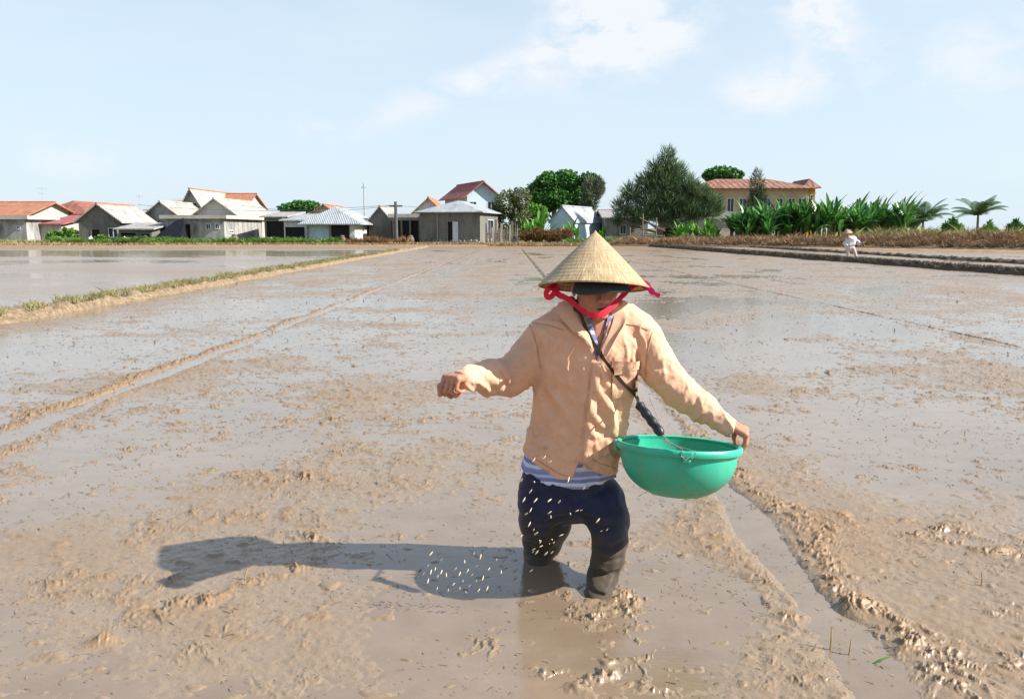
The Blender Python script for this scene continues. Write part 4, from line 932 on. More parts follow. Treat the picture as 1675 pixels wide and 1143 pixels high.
house('carport', 'open fronted carport with white columns behind the power pole', 71, 642, 686, 356, dep=5, wall=W_PALE, roof=('flat', 350), rm=W_PALE, holes=[(.05, .02, .30, .88, 'void'), (.36, .02, .62, .88, 'void'), (.68, .02, .96, .88, 'void')], cat='carport')
house('house', 'white gabled house with orange roof slope left of the tall blue house', 79, 676, 726, 348, dep=9, wall=W_WHITE, roof=('gable_y', 325), rm=T_OR, over=.4)
hs, hw_, hh_ = house('house', 'dark cement block house with open doorway and white shutter in the centre', 68.5, 686, 786, 347, dep=7.2, yaw=-13, wall=W_DARK, roof=('hip', 327, .98), rm=T_PALE, holes=[(.47, .05, .55, .70, 'void')], side=[(.35, .15, .6, .75, 'window')], over=.35)
mb = MB(); mb.box((hw_*.555, -.10, hh_*.06), (hw_*.645, -.04, hh_*.70)); mb.build('shutter', D_WHITE, hs)
mb = MB(); rngl = random.Random(4)
for i in range(46): mb.box((i*hw_/46, -.18-rngl.random()*.1, -.1), ((i+.9)*hw_/46, .0-.004, .22+rngl.random()*.2))
mb.build('plinth', W_GREY, hs); MB().box((hw_*.29, -.06, 0), (hw_*.31, -.004, hh_)).build('pipe', W_GREY, hs)
house('house', 'tall pale blue house with red edged gable', 88, 764, 812, 318, dep=8, yaw=22, wall=W_BLUE, roof=('gable_y', 298), rm=T_PINK, holes=[(.70, .55, .92, .84, 'window'), (.1, .70, .3, .84, 'window')], over=.6)
house('house', 'small white gabled cottage between the leafy trees', 73, 900, 938, 362, dep=8, yaw=-24, wall=W_BLUE, roof=('gable_y', 339), rm=T_PALE, holes=[(.28, .50, .40, .70, 'window')], over=.15)
house('house', 'dim grey house under the dark casuarina tree', 76, 990, 1060, 356, dep=7, wall=W_GREY, roof=('gable_x', 344), rm=T_GREY, holes=[(.36, .35, .48, .68, 'window')])
house('house', 'low brick coloured house half hidden right of the casuarina tree', 84, 1104, 1160, 350, dep=7, wall=W_CREAM, roof=('gable_x', 336), rm=T_GREY, holes=[(.30, .1, .5, .7, 'window')])
yh, yw_, yz_ = house('building', 'long two storey yellow building with streaked red roof behind the banana plants', 92, 1140, 1322, 308, dep=9, wall=W_TAN, roof=('hip', 289, .7), rm=T_STREAK, over=.8,
      holes=[(a, .56, a+.055, .80, 'window') for a in (.06, .17, .28, .39, .50, .61, .72, .83, .92)]+[(a, .10, a+.055, .36, 'window') for a in (.06, .17, .28, .39, .50, .61, .72, .83, .92)], cat='building')
house('annex', 'yellow end annex of the long building under a flat grey slab', 93, 1318, 1334, 307, dep=6, wall=W_YEL, roof=('hip', 292, .8), rm=T_STREAK, holes=[(.35, .5, .75, .85, 'window')], over=.5, cat='annex')
house('garden_wall_room', 'pale low block room left of the banana plants', 80, 1152, 1200, 358, dep=4, wall=W_PALE, roof=('flat', 346), rm=W_PALE, cat='outbuilding')
house('garden_wall', 'low pale cement wall behind the bamboo rails', 73, 1040, 1082, 384, dep=.3, wall=W_PALE, roof=('flat', 382), rm=W_PALE, cat='wall', over=.02)
house('boundary_wall', 'stained cream wall behind the low garden plants', 78, 1120, 1205, 376, dep=.3, wall=W_CREAM, roof=('flat', 374), rm=W_PALE, cat='wall', over=.02)

# poles, masts, wires, rails
def pole(name, label, px, ytop, Y, r, cat, mat, arms=()):
    a = P(px, ytop, Y); rt = thing(name, label, cat, (a.x, Y, .1)); h = a.z-.1
    MB().tube([(0, 0, -.2), (0, 0, h)], [r, r*.7], 8).build('mast', mat, rt, True)
    for z, L in arms:
        m = MB().tube([(-L, 0, h-z), (L, 0, h-z)], r*.45, 6); m.build('crossarm', mat, rt, True)
    return rt, h
D_CONC = simple('pole_concrete', (.10, .10, .105), .9, .2, 5)
pr, ph = pole('power_pole', 'dark concrete power pole in front of the open carport', 647, 330, 66.8, .17, 'power pole', D_CONC, [(.35, .55)])
pole('antenna_mast', 'tall thin antenna mast behind the white walled house', 595, 300, 82, .09, 'antenna', simple('grey_steel', (.40, .41, .42), .6, .2, 5), [(.4, .25)])
pole('antenna_mast', 'short aerial above the dark red hipped roof', 68, 305, 84, .04, 'antenna', MATS['grey_steel'], [(.2, .5), (.7, .35)])
pole('antenna_mast', 'faint aerial above the left gabled houses', 228, 318, 86, .04, 'antenna', MATS['grey_steel'], [(.2, .4)])
top = P(647, 330, 66.8)
for i, (dx, dz, tgt, lab) in enumerate([(-.5, -.35, P(395, 336, 75), 'overhead wire running from the power pole to the tallest left house'), (.5, -.35, P(760, 322, 88), 'overhead wire running from the power pole to the tall blue house'), (-.45, -.3, P(225, 335, 80), 'overhead wire running from the power pole far to the left')]):
    a = Vector((top.x+dx, 66.8, top.z+dz)); pts = [a.lerp(tgt, k/14)-Vector((0, 0, .5*math.sin(math.pi*k/14))) for k in range(15)]
    tag(MB().tube(pts, .016, 5).build('wire', D_CONC), lab, 'wire')
rl = thing('bamboo_rails', 'rickety bamboo rail fence in front of the low garden wall', 'fence', (P(1060, 385, 70).x, 70, .15))
def rel(px, py, Y=70): return P(px, py, Y)-Vector((P(1060, 385, 70).x, 70, .15))
for px, ty in ((1051, 350), (1073, 356), (1030, 372)): MB().tube([rel(px, 394), rel(px+1, ty)], .055, 6).build('post', D_WOOD, rl, True)
for a in (((1036, 376), (1088, 374)), ((1046, 356), (1088, 378)), ((1040, 384), (1086, 386))): MB().tube([rel(*a[0]), rel(*a[1])], .045, 6).build('rail', D_WOOD, rl, True)
jf = thing('plank_fence', 'broken grey plank fence right of the cement block house', 'fence', (P(818, 385, 69).x, 69, .1)); rj = random.Random(3)
for i in range(13):
    x = (i-6)*.24; hh = 1.2+rj.random()*1.0; MB().box((x, -.03, 0), (x+.13+rj.random()*.08, .02, hh), Matrix.Rotation((rj.random()-.5)*.14, 4, 'Y')).build('plank', D_WOOD if i % 3 else W_PALE, jf)
MB().box((-1.6, .03, .8), (1.7, .08, .92)).build('rail', D_WOOD, jf)
for px, sz, lab in ((148, .32, 'white sack slumped at the doorway of the dark gabled house'), (178, .26, 'white sack between the dark gabled house and the lean to'), (203, .30, 'round white sack in front of the lean to shed')):
    c = P(px, 395, 66.6); f_ = Field((c.x-.7, 65.9, .0), (c.x+.7, 67.3, 1.1), .05); f_.ell((c.x, 66.6, .12+sz*.8), (sz, sz*.8, sz), None, .02); f_.cone((c.x, 66.6, .12+sz*1.6), (c.x+.08, 66.6, .12+sz*2.1), .10, .05, .1)
    f_.push((-99, 60, 0), (99, 70, 2), lambda X, Y, Z: .03*pn(X*6+Y*3, Z*6+0*X, 3)); tag(f_.build('sack', D_WHITE), lab, 'sack')

tarp = MB(); A_ = P(236, 372, 66.9); x0_ = A_.x
tarp.add([(x0_, 66.9, .1), (P(271, 0, 66.9).x, 66.8, .1), (P(269, 0, 66.9).x, 68.2, P(0, 356, 66.9).z), (P(252, 0, 66.9).x, 68.2, P(0, 362, 66.9).z), (x0_, 67.2, .1), (P(271, 0, 66.9).x, 68.3, .1)], [(0, 1, 2, 3), (1, 5, 2), (4, 0, 3), (5, 4, 3, 2)])
tag(tarp.build('tarpaulin', simple('black_tarpaulin', (.008, .010, .016), .6, .4, 3, .5, .08)), 'dark blue black tarpaulin sloping against the long cement house', 'tarpaulin')
# ------------------------------------------------------------------ planting
def leafmat(name, c0, c1, c2=None, trans=.25, rough=.55):
    def fn(t, b, m):
        g = t.new('ShaderNodeNewGeometry'); r_ = g.outputs['Random Per Island']; n = t.noise(t.obj(), .8, 4, .6)
        f = t.math('ADD', t.math('MULTIPLY', r_, .55), t.math('MULTIPLY', t.rng(n, .3, .7), .45))
        stops = [(.15, c0), (.75, c1)] + ([(.97, c2)] if c2 else [])
        c = t.ramp(f, stops); setp(t, b, base=c, rough=rough, spec=.35)
        tr = t.new('ShaderNodeBsdfTranslucent'); t.put(tr.inputs[0], c); mx = t.new('ShaderNodeMixShader'); mx.inputs[0].default_value = trans
        t.l.new(b.outputs[0], mx.inputs[1]); t.l.new(tr.outputs[0], mx.inputs[2]); t.l.new(mx.outputs[0], t.n['Material Output'].inputs[0])
    return material(name, fn)
L_DEEP = leafmat('deep_green_leaves', (.02, .075, .014), (.085, .24, .045), (.17, .36, .08)); L_OLIVE = leafmat('olive_leaves', (.07, .09, .03), (.15, .18, .07), (.26, .27, .13))
L_CAS = leafmat('casuarina_needles', (.045, .09, .04), (.14, .21, .095), (.30, .34, .19), .25); L_CASP = leafmat('pale_casuarina_needles', (.07, .095, .055), (.16, .19, .11), (.25, .27, .17), .2)
L_BAN = leafmat('banana_leaves', (.02, .085, .022), (.11, .31, .06), (.40, .56, .24), .32, .35); L_PALM = leafmat('palm_leaflets', (.03, .09, .03), (.10, .19, .06), (.22, .30, .10), .2, .45)
L_LIME = leafmat('bright_green_leaves', (.07, .20, .025), (.16, .36, .05), (.30, .48, .10), .3); L_DRYL = leafmat('dead_brown_leaves', (.14, .07, .03), (.30, .17, .08), (.44, .30, .17), .15, .8)
L_DRY = leafmat('dry_grass', (.18, .11, .06), (.40, .27, .155), (.55, .42, .26), .1, .9); L_STRAW = leafmat('straw', (.24, .16, .07), (.42, .30, .15), (.55, .43, .24), .05, .8); L_WEED = leafmat('green_weeds', (.06, .14, .02), (.15, .28, .05), (.30, .40, .10), .25)
L_GRB = leafmat('yellow_green_grass', (.16, .17, .05), (.34, .32, .12), (.50, .42, .20), .15, .8)
BARK = simple('bark', (.16, .125, .09), .9, .35, 6, .5, .03)
def quads(C_, D_, S_, L, W_):      # leaf quads: centre, along, across
    return np.stack([C_-D_*L*.5, C_+S_*W_*.5, C_+D_*L*.5, C_-S_*W_*.5], 1).reshape(-1, 3), np.arange(len(C_)*4).reshape(-1, 4)
def unit(n): v = rng.normal(size=(n, 3)); return v/np.linalg.norm(v, axis=1, keepdims=True)
def crown_pts(lobes, n, fill=.55, mass=None):
    vol = np.array([a[3]*a[4]*a[5] for a in lobes])**.75; vol /= vol.sum(); P_ = []; O_ = []
    for lb, k in zip(lobes, (vol*n).astype(int)):
        d = unit(k); r_ = (fill+(1-fill)*rng.random(k)**.6)[:, None]; lump = 1+.22*pn(d[:, 0]*3+lb[0], d[:, 2]*3+d[:, 1]*2, 5)[:, None]
        P_.append(np.array(lb[:3])+d*r_*lump*np.array(lb[3:6])); O_.append(d)
    return np.concatenate(P_), np.concatenate(O_)
def tree(name, label, px, Y, base, lobes, leaf=('quad', .30, .20), n=3500, mat=L_DEEP, trunk=.16, group=None, cat='tree', fill=.5, zb=.1):
    """lobes in photo pixels (x, y, half width, half height, depth in m); everything stands at its own distance Y"""
    c = P(px, base, Y); rt = thing(name, label, cat, (c.x, Y, zb), 0, group); s_ = Y/1314
    LB = []
    for (lx, ly, rx, ry, *dd) in lobes:
        q = P(lx, ly, Y); LB.append((q.x-c.x, (dd[0] if dd else 0), q.z-zb, rx*s_, rx*s_*.8, ry*s_))
    C_, O_ = crown_pts(LB, n, fill); k, L, W_ = leaf; m = len(C_)
    if k == 'quad':
        D_ = unit(m)*.8+O_*.5; D_ /= np.linalg.norm(D_, axis=1, keepdims=True)
    else:                              # needle strands sweeping up and out
        D_ = O_*np.array([.9, .9, .35])+np.array([0, 0, .75])+unit(m)*.45; D_ /= np.linalg.norm(D_, axis=1, keepdims=True)
    S_ = np.cross(D_, unit(m)); S_ /= np.linalg.norm(S_, axis=1, keepdims=True); sz = (.6+.8*rng.random((m, 1)))
    V, Fc = quads(C_, D_, S_, L*sz, W_*sz)
    mesh_np('foliage', V, Fc, mat, rt, False)
    mb = MB(); top = max(LB, key=lambda q: q[2]); mb.tube([(0, 0, -.2), (.1*trunk, 0, top[2]*.45), (top[0]*.6, top[1]*.6, top[2]*.95)], [trunk, trunk*.75, trunk*.25], 8)
    for q in LB:
        st_ = Vector((0, 0, q[2]*.42)); mb.tube([st_, st_.lerp(Vector(q[:3]), .5)+Vector((0, 0, -.1*q[5])), Vector(q[:3])], [trunk*.45, trunk*.3, trunk*.12], 6)
        for j in range(5):
            d = Vector(unit(1)[0]); d.z = abs(d.z)*.8; mb.tube([Vector(q[:3])*.9, Vector(q[:3])+Vector((d.x*q[3], d.y*q[4], d.z*q[5]))*.85], [trunk*.16, trunk*.05], 5)
    mb.build('trunk', BARK, rt, True)
    return rt
tree('bushy_tree', 'low dark bushy tree behind the open shed and cream house', 490, 95, 350, [(475, 341, 20, 9), (500, 338, 25, 10), (520, 343, 10, 7), (488, 335, 12, 7)], n=3000)
tree('bush', 'small dark bush beside the tallest left house roof', 398, 98, 345, [(398, 330, 10, 10), (408, 338, 9, 7)], n=800, cat='bush', trunk=.1)
tree('olive_tree', 'greyish olive tree right of the tall blue house', 838, 74, 395, [(830, 335, 24, 24), (850, 325, 20, 18), (815, 350, 14, 20), (850, 355, 18, 20), (838, 378, 30, 16)], n=6000, mat=L_OLIVE, leaf=('quad', .24, .12))
tree('leafy_tree', 'small bright leafed tree against the big round tree', 862, 78, 395, [(868, 345, 14, 14), (856, 366, 16, 22), (885, 352, 12, 16)], n=2200, mat=L_LIME)
tree('round_tree', 'big round deep green tree behind the white cottage', 905, 86, 395, [(900, 302, 26, 20), (878, 316, 20, 18), (925, 296, 22, 18), (905, 325, 36, 18), (962, 298, 18, 16), (948, 320, 22, 20), (885, 338, 20, 16), (978, 306, 12, 12)], n=11000, leaf=('quad', .34, .24), trunk=.3)
tree('wispy_tree', 'pale wispy tree on the right edge of the round tree', 968, 82, 395, [(966, 320, 14, 34), (980, 306, 10, 18), (958, 345, 14, 26), (972, 368, 14, 22)], n=4200, leaf=('needle', .55, .06), mat=L_CASP)
tree('casuarina_tree', 'tall dark feathery casuarina tree, tallest in the village', 1080, 73, 395, [(1092, 262, 15, 24), (1074, 278, 18, 20), (1104, 280, 20, 20), (1058, 298, 20, 18), (1085, 300, 26, 20), (1120, 302, 24, 18), (1034, 316, 20, 18), (1062, 326, 26, 20), (1100, 326, 28, 20), (1140, 314, 26, 14), (1018, 340, 17, 20), (1046, 350, 24, 18), (1082, 350, 26, 16), (1122, 342, 30, 18), (1160, 326, 22, 13), (1150, 346, 26, 14), (1175, 342, 12, 12), (1010, 360, 10, 14)], n=13500, leaf=('needle', .8, .055), mat=L_CAS, trunk=.28, fill=.2)
tree('casuarina_tree', 'slender casuarina tree in front of the red roofed building', 1238, 80, 390, [(1238, 305, 12, 30), (1236, 335, 16, 26), (1244, 322, 10, 20)], n=1700, leaf=('needle', .6, .06), mat=leafmat('grey_green_needles', (.04, .065, .032), (.10, .14, .07), (.16, .20, .11), .15))
tree('round_tree', 'round green treetop above the left end of the streaked red roof', 1182, 108, 395, [(1182, 286, 30, 13), (1165, 288, 16, 10), (1200, 288, 16, 9)], n=4000, leaf=('quad', .4, .28))
tree('bush', 'dark bush below the small casuarina rails', 1100, 76, 392, [(1100, 372, 18, 16), (1085, 382, 12, 10)], n=1200, mat=L_DEEP, cat='bush', trunk=.08)
tree('bush', 'reddish brown dry hedge under the white cottage', 895, 69, 398, [(880, 384, 16, 10), (905, 386, 18, 9), (925, 384, 12, 10), (862, 386, 12, 8)], n=3000, mat=L_DRYL, cat='hedge', trunk=.05, leaf=('needle', .4, .07))
tree('bush', 'round green bush in front of the pink roofed shed', 98, 67, 398, [(90, 386, 12, 8), (112, 383, 14, 10), (100, 390, 22, 6)], n=1500, mat=L_WEED, cat='bush', trunk=.05)
tree('bush', 'green bush before the doorway of the dark gabled house', 168, 66.5, 398, [(168, 392, 12, 7)], n=600, mat=L_WEED, cat='bush', trunk=.04)
tree('bush', 'yellowish bush at the foot of the lean to shed', 242, 66.7, 398, [(240, 393, 16, 6), (228, 395, 10, 4)], n=700, mat=L_OLIVE, cat='bush', trunk=.04)
for px, py, rx, lab in ((1556, 366, 14, 'bright green bush left of the far coconut palm'), (1616, 372, 10, 'tiny green bush at the foot of the far coconut palm'), (1660, 368, 12, 'dark green bush at the right end of the dry bank')):
    tree('bush', lab, px, 76, 380, [(px, py+3, rx, 7), (px+9, py+6, rx*.8, 6), (px-8, py+7, rx*.6, 6), (px+3, py-5, rx*.45, 6)], n=700, fill=.2, leaf=('needle', .45, .12), mat=L_LIME if px < 1650 else L_DEEP, cat='bush', trunk=.05, zb=.7)

def blade_leaf(V, Fc, o, az, L, W_, up, droop, segs=9, fold=.25):
    """one big leaf: an arching strip folded along its midrib"""
    n0 = len(V); p = Vector(o); d = Vector((math.cos(az)*math.cos(up), math.sin(az)*math.cos(up), math.sin(up))); side = Vector((-math.sin(az), math.cos(az), 0)); an = up
    for i in range(segs+1):
        f = i/segs; w_ = W_*min(1, (f*6+.12))*(1-max(0, f-.62)/.38*.88)**.8 * (1 if i else .15)
        n = side.cross(Vector((math.cos(az)*math.cos(an), math.sin(az)*math.cos(an), math.sin(an))))
        V += [tuple(p+side*w_*.5+n*fold*w_*-.5), tuple(p), tuple(p-side*w_*.5+n*fold*w_*-.5)]
        if i < segs: b_ = n0+3*i; Fc += [(b_, b_+1, b_+4, b_+3), (b_+1, b_+2, b_+5, b_+4)]
        an -= droop/segs*(.4+1.2*f); p = p + Vector((math.cos(az)*math.cos(an), math.sin(az)*math.cos(an), math.sin(an)))*(L/segs)
def banana(label, scale=1.0, dead=3, nst=3, seed=0, mat=L_BAN):
    rr = random.Random(seed); rt = thing('banana_plant', label, 'banana plant'); V, Fc, Vd, Fd = [], [], [], []; tb = MB()
    for s_ in range(nst):
        x, y = rr.uniform(-.45, .45), rr.uniform(-.5, .5); h = rr.uniform(.5, 1.9)*scale
        tb.tube([(x, y, -.2), (x*1.1, y, h*.6), (x*1.2, y, h)], [.12*scale, .10*scale, .07*scale], 8)
        for i in range(rr.randint(9, 12)):
            blade_leaf(V, Fc, (x*1.2, y, h*rr.uniform(.55, 1.0)), rr.uniform(0, 6.28), rr.uniform(1.2, 2.7)*scale, rr.uniform(.22, .46)*scale, rr.uniform(.75, 1.5), rr.uniform(.1, 1.3))
        for i in range(dead): blade_leaf(Vd, Fd, (x*1.1, y, h*rr.uniform(.55, .85)), rr.uniform(0, 6.28), rr.uniform(.8, 1.2)*scale, .25*scale, rr.uniform(.0, .5), rr.uniform(1.6, 2.4), 7)
    mesh_np('foliage', np.array(V), np.array(Fc), mat, rt, False)
    if Vd: mesh_np('dead_leaves', np.array(Vd), np.array(Fd), L_DRYL, rt, False)
    tb.build('trunk', simple('banana_stem', (.16, .17, .07), .8, .4, 5), rt, True); return rt
LB1 = 'tall dark green banana plant in the thick row on the bank'; LB2 = 'banana plant with brown hanging dead leaves at the left of the row on the bank'
LB3 = 'bright green young banana plant in the garden left of the thick row'
protos = [banana(LB1, 1.0, 0, 4, 1), banana(LB1, 1.05, 1, 4, 2), banana(LB1, .95, 0, 5, 3), banana(LB2, .9, 8, 4, 4)]
used = set(); rb_ = random.Random(11)
def place(proto, px, Y, z, s_, label, group):
    o = proto if proto.name not in used else copy_tree(proto); used.add(proto.name)
    o.location = (P(px, 380, Y).x, Y, z); o.rotation_euler = (0, 0, rb_.uniform(0, 6.28)); o.scale = (s_,)*3; tag(o, label, group=group); return o
GRP = 'banana plants in a row on the dry bank'
QL = {1216: 'banana plant at the left end of the thick row with brown dead leaves hanging', 1240: 'second brown skirted banana plant from the left end of the thick row', 1262: 'third brown skirted banana plant from the left end of the thick row', 1284: 'fourth brown skirted banana plant in the front of the thick row'}
for px in (1216, 1240, 1262, 1284): place(protos[3], px, rb_.uniform(66, 68), .45, rb_.uniform(.72, .86), QL[px], GRP)
for i in range(30):
    px = 1206+i*9.7+rb_.uniform(-4, 4); s_ = float(np.interp(px, [1200, 1300, 1380, 1420, 1480, 1500], [.85, .98, .98, 1.03, 1.10, .85]))*rb_.uniform(.9, 1.06)
    place(protos[rb_.randint(0, 2)], px, rb_.uniform(67, 74), .5, s_, LB1, GRP)
GL = ['young banana plant at the left end of the garden clump beside the dark bush', 'second young banana plant from the left in the garden clump', 'third young banana plant from the left in the garden clump, right of the rails', 'third young banana plant from the right in the garden clump', 'second young banana plant from the right in the garden clump', 'young banana plant at the right end of the garden clump, next to the thick row']
p4 = banana(LB3, .62, 1, 3, 9, L_LIME)
for px, Y, s_ in ((1112, 70.5, .9), (1152, 71, 1.0), (1138, 72, .95), (1172, 71, .85), (1128, 73, .8), (1164, 70, .7)): place(p4, px, Y, .2, s_, GL[sorted([1112, 1152, 1138, 1172, 1128, 1164]).index(px)], 'young banana plants in the garden')
LB4 = 'light green banana plant in front of the white cottage'
p5 = banana(LB4, .75, 0, 3, 12, L_LIME)
for px, Y, s_, lab in ((880, 70, 1.15, 'large light green banana plant left of the white cottage'), (866, 71.5, .95, 'light green banana plant under the olive tree'), (936, 70, .85, 'small banana plant in front of the white cottage wall'), (985, 76, .6, 'small dark banana plant right of the white cottage')):
    place(p5, px, Y, .15, s_, lab, None)
def palm(label, px, Y, ztop, zb, L, n=13, seed=0):
    rr = random.Random(seed); c = P(px, ztop, Y); rt = thing('coconut_palm', label, 'palm', (c.x, Y, zb)); h = c.z-zb; V, Fc = [], []
    for i in range(n):
        az = i/n*6.28+rr.uniform(-.2, .2); up = rr.uniform(.25, 1.25); an = up; p = Vector((0, 0, h)); side = Vector((-math.sin(az), math.cos(az), 0)); S_ = 16; droop = rr.uniform(.9, 1.5)
        for k in range(S_):
            f = k/S_; an -= droop/S_*(.4+1.2*f); d = Vector((math.cos(az)*math.cos(an), math.sin(az)*math.cos(an), math.sin(an))); p2 = p+d*L/S_
            n0 = len(V); V += [tuple(p+side*.02), tuple(p-side*.02), tuple(p2-side*.02), tuple(p2+side*.02)]; Fc.append((n0, n0+1, n0+2, n0+3))
            ll = L*.30*math.sin(math.pi*min(1, f*.8+.18))
            for sg in (-1, 1):
                for q in (0, .5):
                    b_ = p.lerp(p2, q); e = b_+side*sg*ll*.8+d*ll*.55-Vector((0, 0, ll*.35)); n0 = len(V); V += [tuple(b_), tuple(b_+d*.05), tuple(b_.lerp(e, .6)+d*.05), tuple(e)]; Fc.append((n0, n0+1, n0+2, n0+3))
            p = p2
    mesh_np('fronds', np.array(V), np.array(Fc), L_PALM, rt, False)
    MB().tube([(0, 0, -.3), (.03, 0, h*.5), (0, 0, h+.1)], [.14, .11, .09], 8).build('trunk', BARK, rt, True)
palm('small coconut palm standing alone above the right end of the bank', 1600, 74, 352, .7, 2.6, 18, 2)
palm('pale coconut palm at the right end of the banana row', 1510, 71, 362, .6, 2.7, 20, 5)

# grass and litter nobody could count
def blades(name, label, pts, h, wd, mat, lean=.5, cat='grass', hv=.5, clump=0.0, cs=.6):
    if clump: q = pn(pts[:, 0]*cs, pts[:, 1]*cs, 12)+.5*pn(pts[:, 0]*cs*3, pts[:, 1]*cs*3, 13); pts = pts[q > -.5+clump*.6]; q = q[q > -.5+clump*.6]; cl_ = .55+np.clip(q+.3, 0, 1)*.9
    else: cl_ = 1.0
    n = len(pts); hh = (h*cl_*(1-hv+2*hv*rng.random(n)))[:, None]; a = rng.random(n)*6.28; s_ = np.stack([np.cos(a), np.sin(a), 0*a], 1)*wd*.5
    tip = pts+np.stack([rng.normal(size=n)*lean, rng.normal(size=n)*lean, np.ones(n)], 1)*hh; mid = (pts+tip)/2+np.stack([0*a, 0*a, np.ones(n)], 1)*hh*.12
    V = np.stack([pts-s_, pts+s_, mid+s_*.8, tip, mid-s_*.8], 1).reshape(-1, 3); Fc = np.arange(n*5).reshape(-1, 5)
    return tag(mesh_np(name, V, Fc, mat, None, False), label, cat, kind='stuff')
def along(path, n, lo, hi, z):
    path = [np.array(p[:2], float) for p in path]; L = [np.linalg.norm(b-a) for a, b in zip(path[:-1], path[1:])]; cum = np.concatenate([[0], np.cumsum(L)]); s_ = rng.random(n)*cum[-1]
    i = np.clip(np.searchsorted(cum, s_)-1, 0, len(L)-1); out = np.zeros((n, 3)); A = np.array(path)[i]; B_ = np.array(path)[i+1]; f = ((s_-cum[i])/np.array(L)[i])[:, None]
    d = (B_-A)/np.linalg.norm(B_-A, axis=1, keepdims=True); nr = np.stack([-d[:, 1], d[:, 0]], 1); off = lo+(hi-lo)*rng.random(n); out[:, :2] = A+(B_-A)*f+nr*off[:, None]
    out[:, 2] = z(off, out[:, 0], out[:, 1]) if callable(z) else z; return out
bz = lambda off, x, y: bf(x)*np.interp(off, [-.9, -.3, .4, 1.0, 6], [-.04, .02, .45, .70, .72])
blades('dry_grass', 'brown dry grass covering the bank on the right', along(BANK, 60000, -.5, 3.2, bz), .36, .05, L_DRY, .75, clump=.35, cs=.9)
blades('bank_grass', 'yellow green grass along the top of the right bank', along([(24, 59.5), (32, 54.5), (44, 47), (70, 36)], 16000, .5, 7, .68), .55, .05, L_GRB, .6, clump=.4)
blades('weeds', 'bright green weeds along the foot of the left houses', along([(-37, 64.8), (-30, 64.4), (-20, 64.6), (-12.5, 65.0)], 14000, .2, 1.9, .12), .36, .09, L_WEED, .8, clump=.75, cs=.8)
blades('weeds', 'straggling green weeds at the far left wall', along([(-60, 66), (-44, 65.8), (-37, 65.6)], 3000, -.6, .8, .12), .3, .08, L_GRB, .6)
blades('dry_weeds', 'reddish brown weeds at the foot of the power pole', along([(-13, 65.5), (-8.5, 66)], 3500, -.6, .6, .1), .40, .06, L_DRYL, .5, clump=.5, cs=1.1)
blades('dry_weeds', 'thin dry grass lining the field edge under the houses', along([(-60, 65.2), (-20, 64.4), (-8, 65.3), (4, 66), (10, 66.5)], 14000, -.8, .6, .05), .22, .05, L_STRAW, .6)
blades('garden_weeds', 'green weeds in front of the middle garden', along([(4.5, 66.6), (13, 67.5), (19, 66.8)], 7000, -.3, 2.5, .14), .35, .08, L_WEED, .6)
blades('bund_grass', 'short pale grass growing on top of the left bund', along([(-7.55, 8), (-7.45, 11.7), (-7.05, 30), (-6.75, 47)], 26000, -.14, .20, .13), .085, .010, leafmat('pale_bund_grass', (.22, .20, .09), (.36, .33, .17), (.50, .46, .30), .2, .85), .6, clump=.35, cs=2.5)
blades('bund_grass', 'ragged dark straw on the right hand bunds', along([(10.6, 62), (11.3, 57), (13.6, 35.5), (15.1, 23.5), (16.2, 14)], 9000, -.2, .28, .13), .10, .02, simple('dark_straw', (.10, .08, .05), .9, .4, 5), .8)
# small straw bits lying on the mud
n = 24000; Yl = 1.9*np.exp(rng.random(n)**.75*math.log(40/1.9)); Xl = (rng.random(n)*1.7-.8)*Yl; keep = (Xl > -7) & (Xl < 12); Xl, Yl = Xl[keep], Yl[keep]; cl = pn(Xl*1.7, Yl*2.2, 3)+.6*rng.random(len(Xl)); k2 = cl > .10; Xl, Yl = Xl[k2], Yl[k2]
zl_ = np.maximum(mud_height(Xl, Yl), 0)+.002; n = len(Xl); a = rng.random(n)*6.28; L_ = (.008+.035*rng.random(n)**4)*np.interp(Yl, [2, 6, 14], [.7, 1.4, 2.2]); d = np.stack([np.cos(a)*L_, np.sin(a)*L_, L_*(.05+.5*rng.random(n)**3)], 1); s_ = np.stack([-np.sin(a), np.cos(a), 0*a], 1)*((.0012+.0022*rng.random(n))*np.interp(Yl, [2, 6, 14], [.75, 2.0, 4]))[:, None]; c = np.stack([Xl, Yl, zl_], 1)
V = np.stack([c-s_, c+s_, c+d+s_*.5, c+d-s_*.5], 1).reshape(-1, 3)
tag(mesh_np('straw_litter', V, np.arange(len(V)).reshape(-1, 4), leafmat('rotting_straw', (.11, .08, .05), (.26, .19, .115), (.42, .33, .20), .0, .7), None, False), 'rotting straw bits scattered over the wet mud', 'straw', kind='stuff')
# upright stubble stalks by the furrow
for px, py, h, lx, lab in ((1358, 1062, .075, .004, 'upright pale rice stalk standing in the furrow water'), (1388, 1070, .045, .010, 'short broken rice stalk in the furrow water'), (1605, 960, .06, .002, 'thin rice stalk standing on the mud at the right'), (1420, 1085, .02, .075, 'green stalk lying across the furrow edge'), (400, 950, .05, .012, 'leaning stalk on the low mud ridge by the shadow')):
    c = G(px, py); tag(MB().tube([c-Vector((0, 0, .02)), c+Vector((lx*.4, 0, h*.5)), c+Vector((lx, .01, h))], [.0035, .003, .002], 6).build('rice_stalk', L_STRAW if 'green' not in lab else L_LIME, None, True), lab, 'stalk')
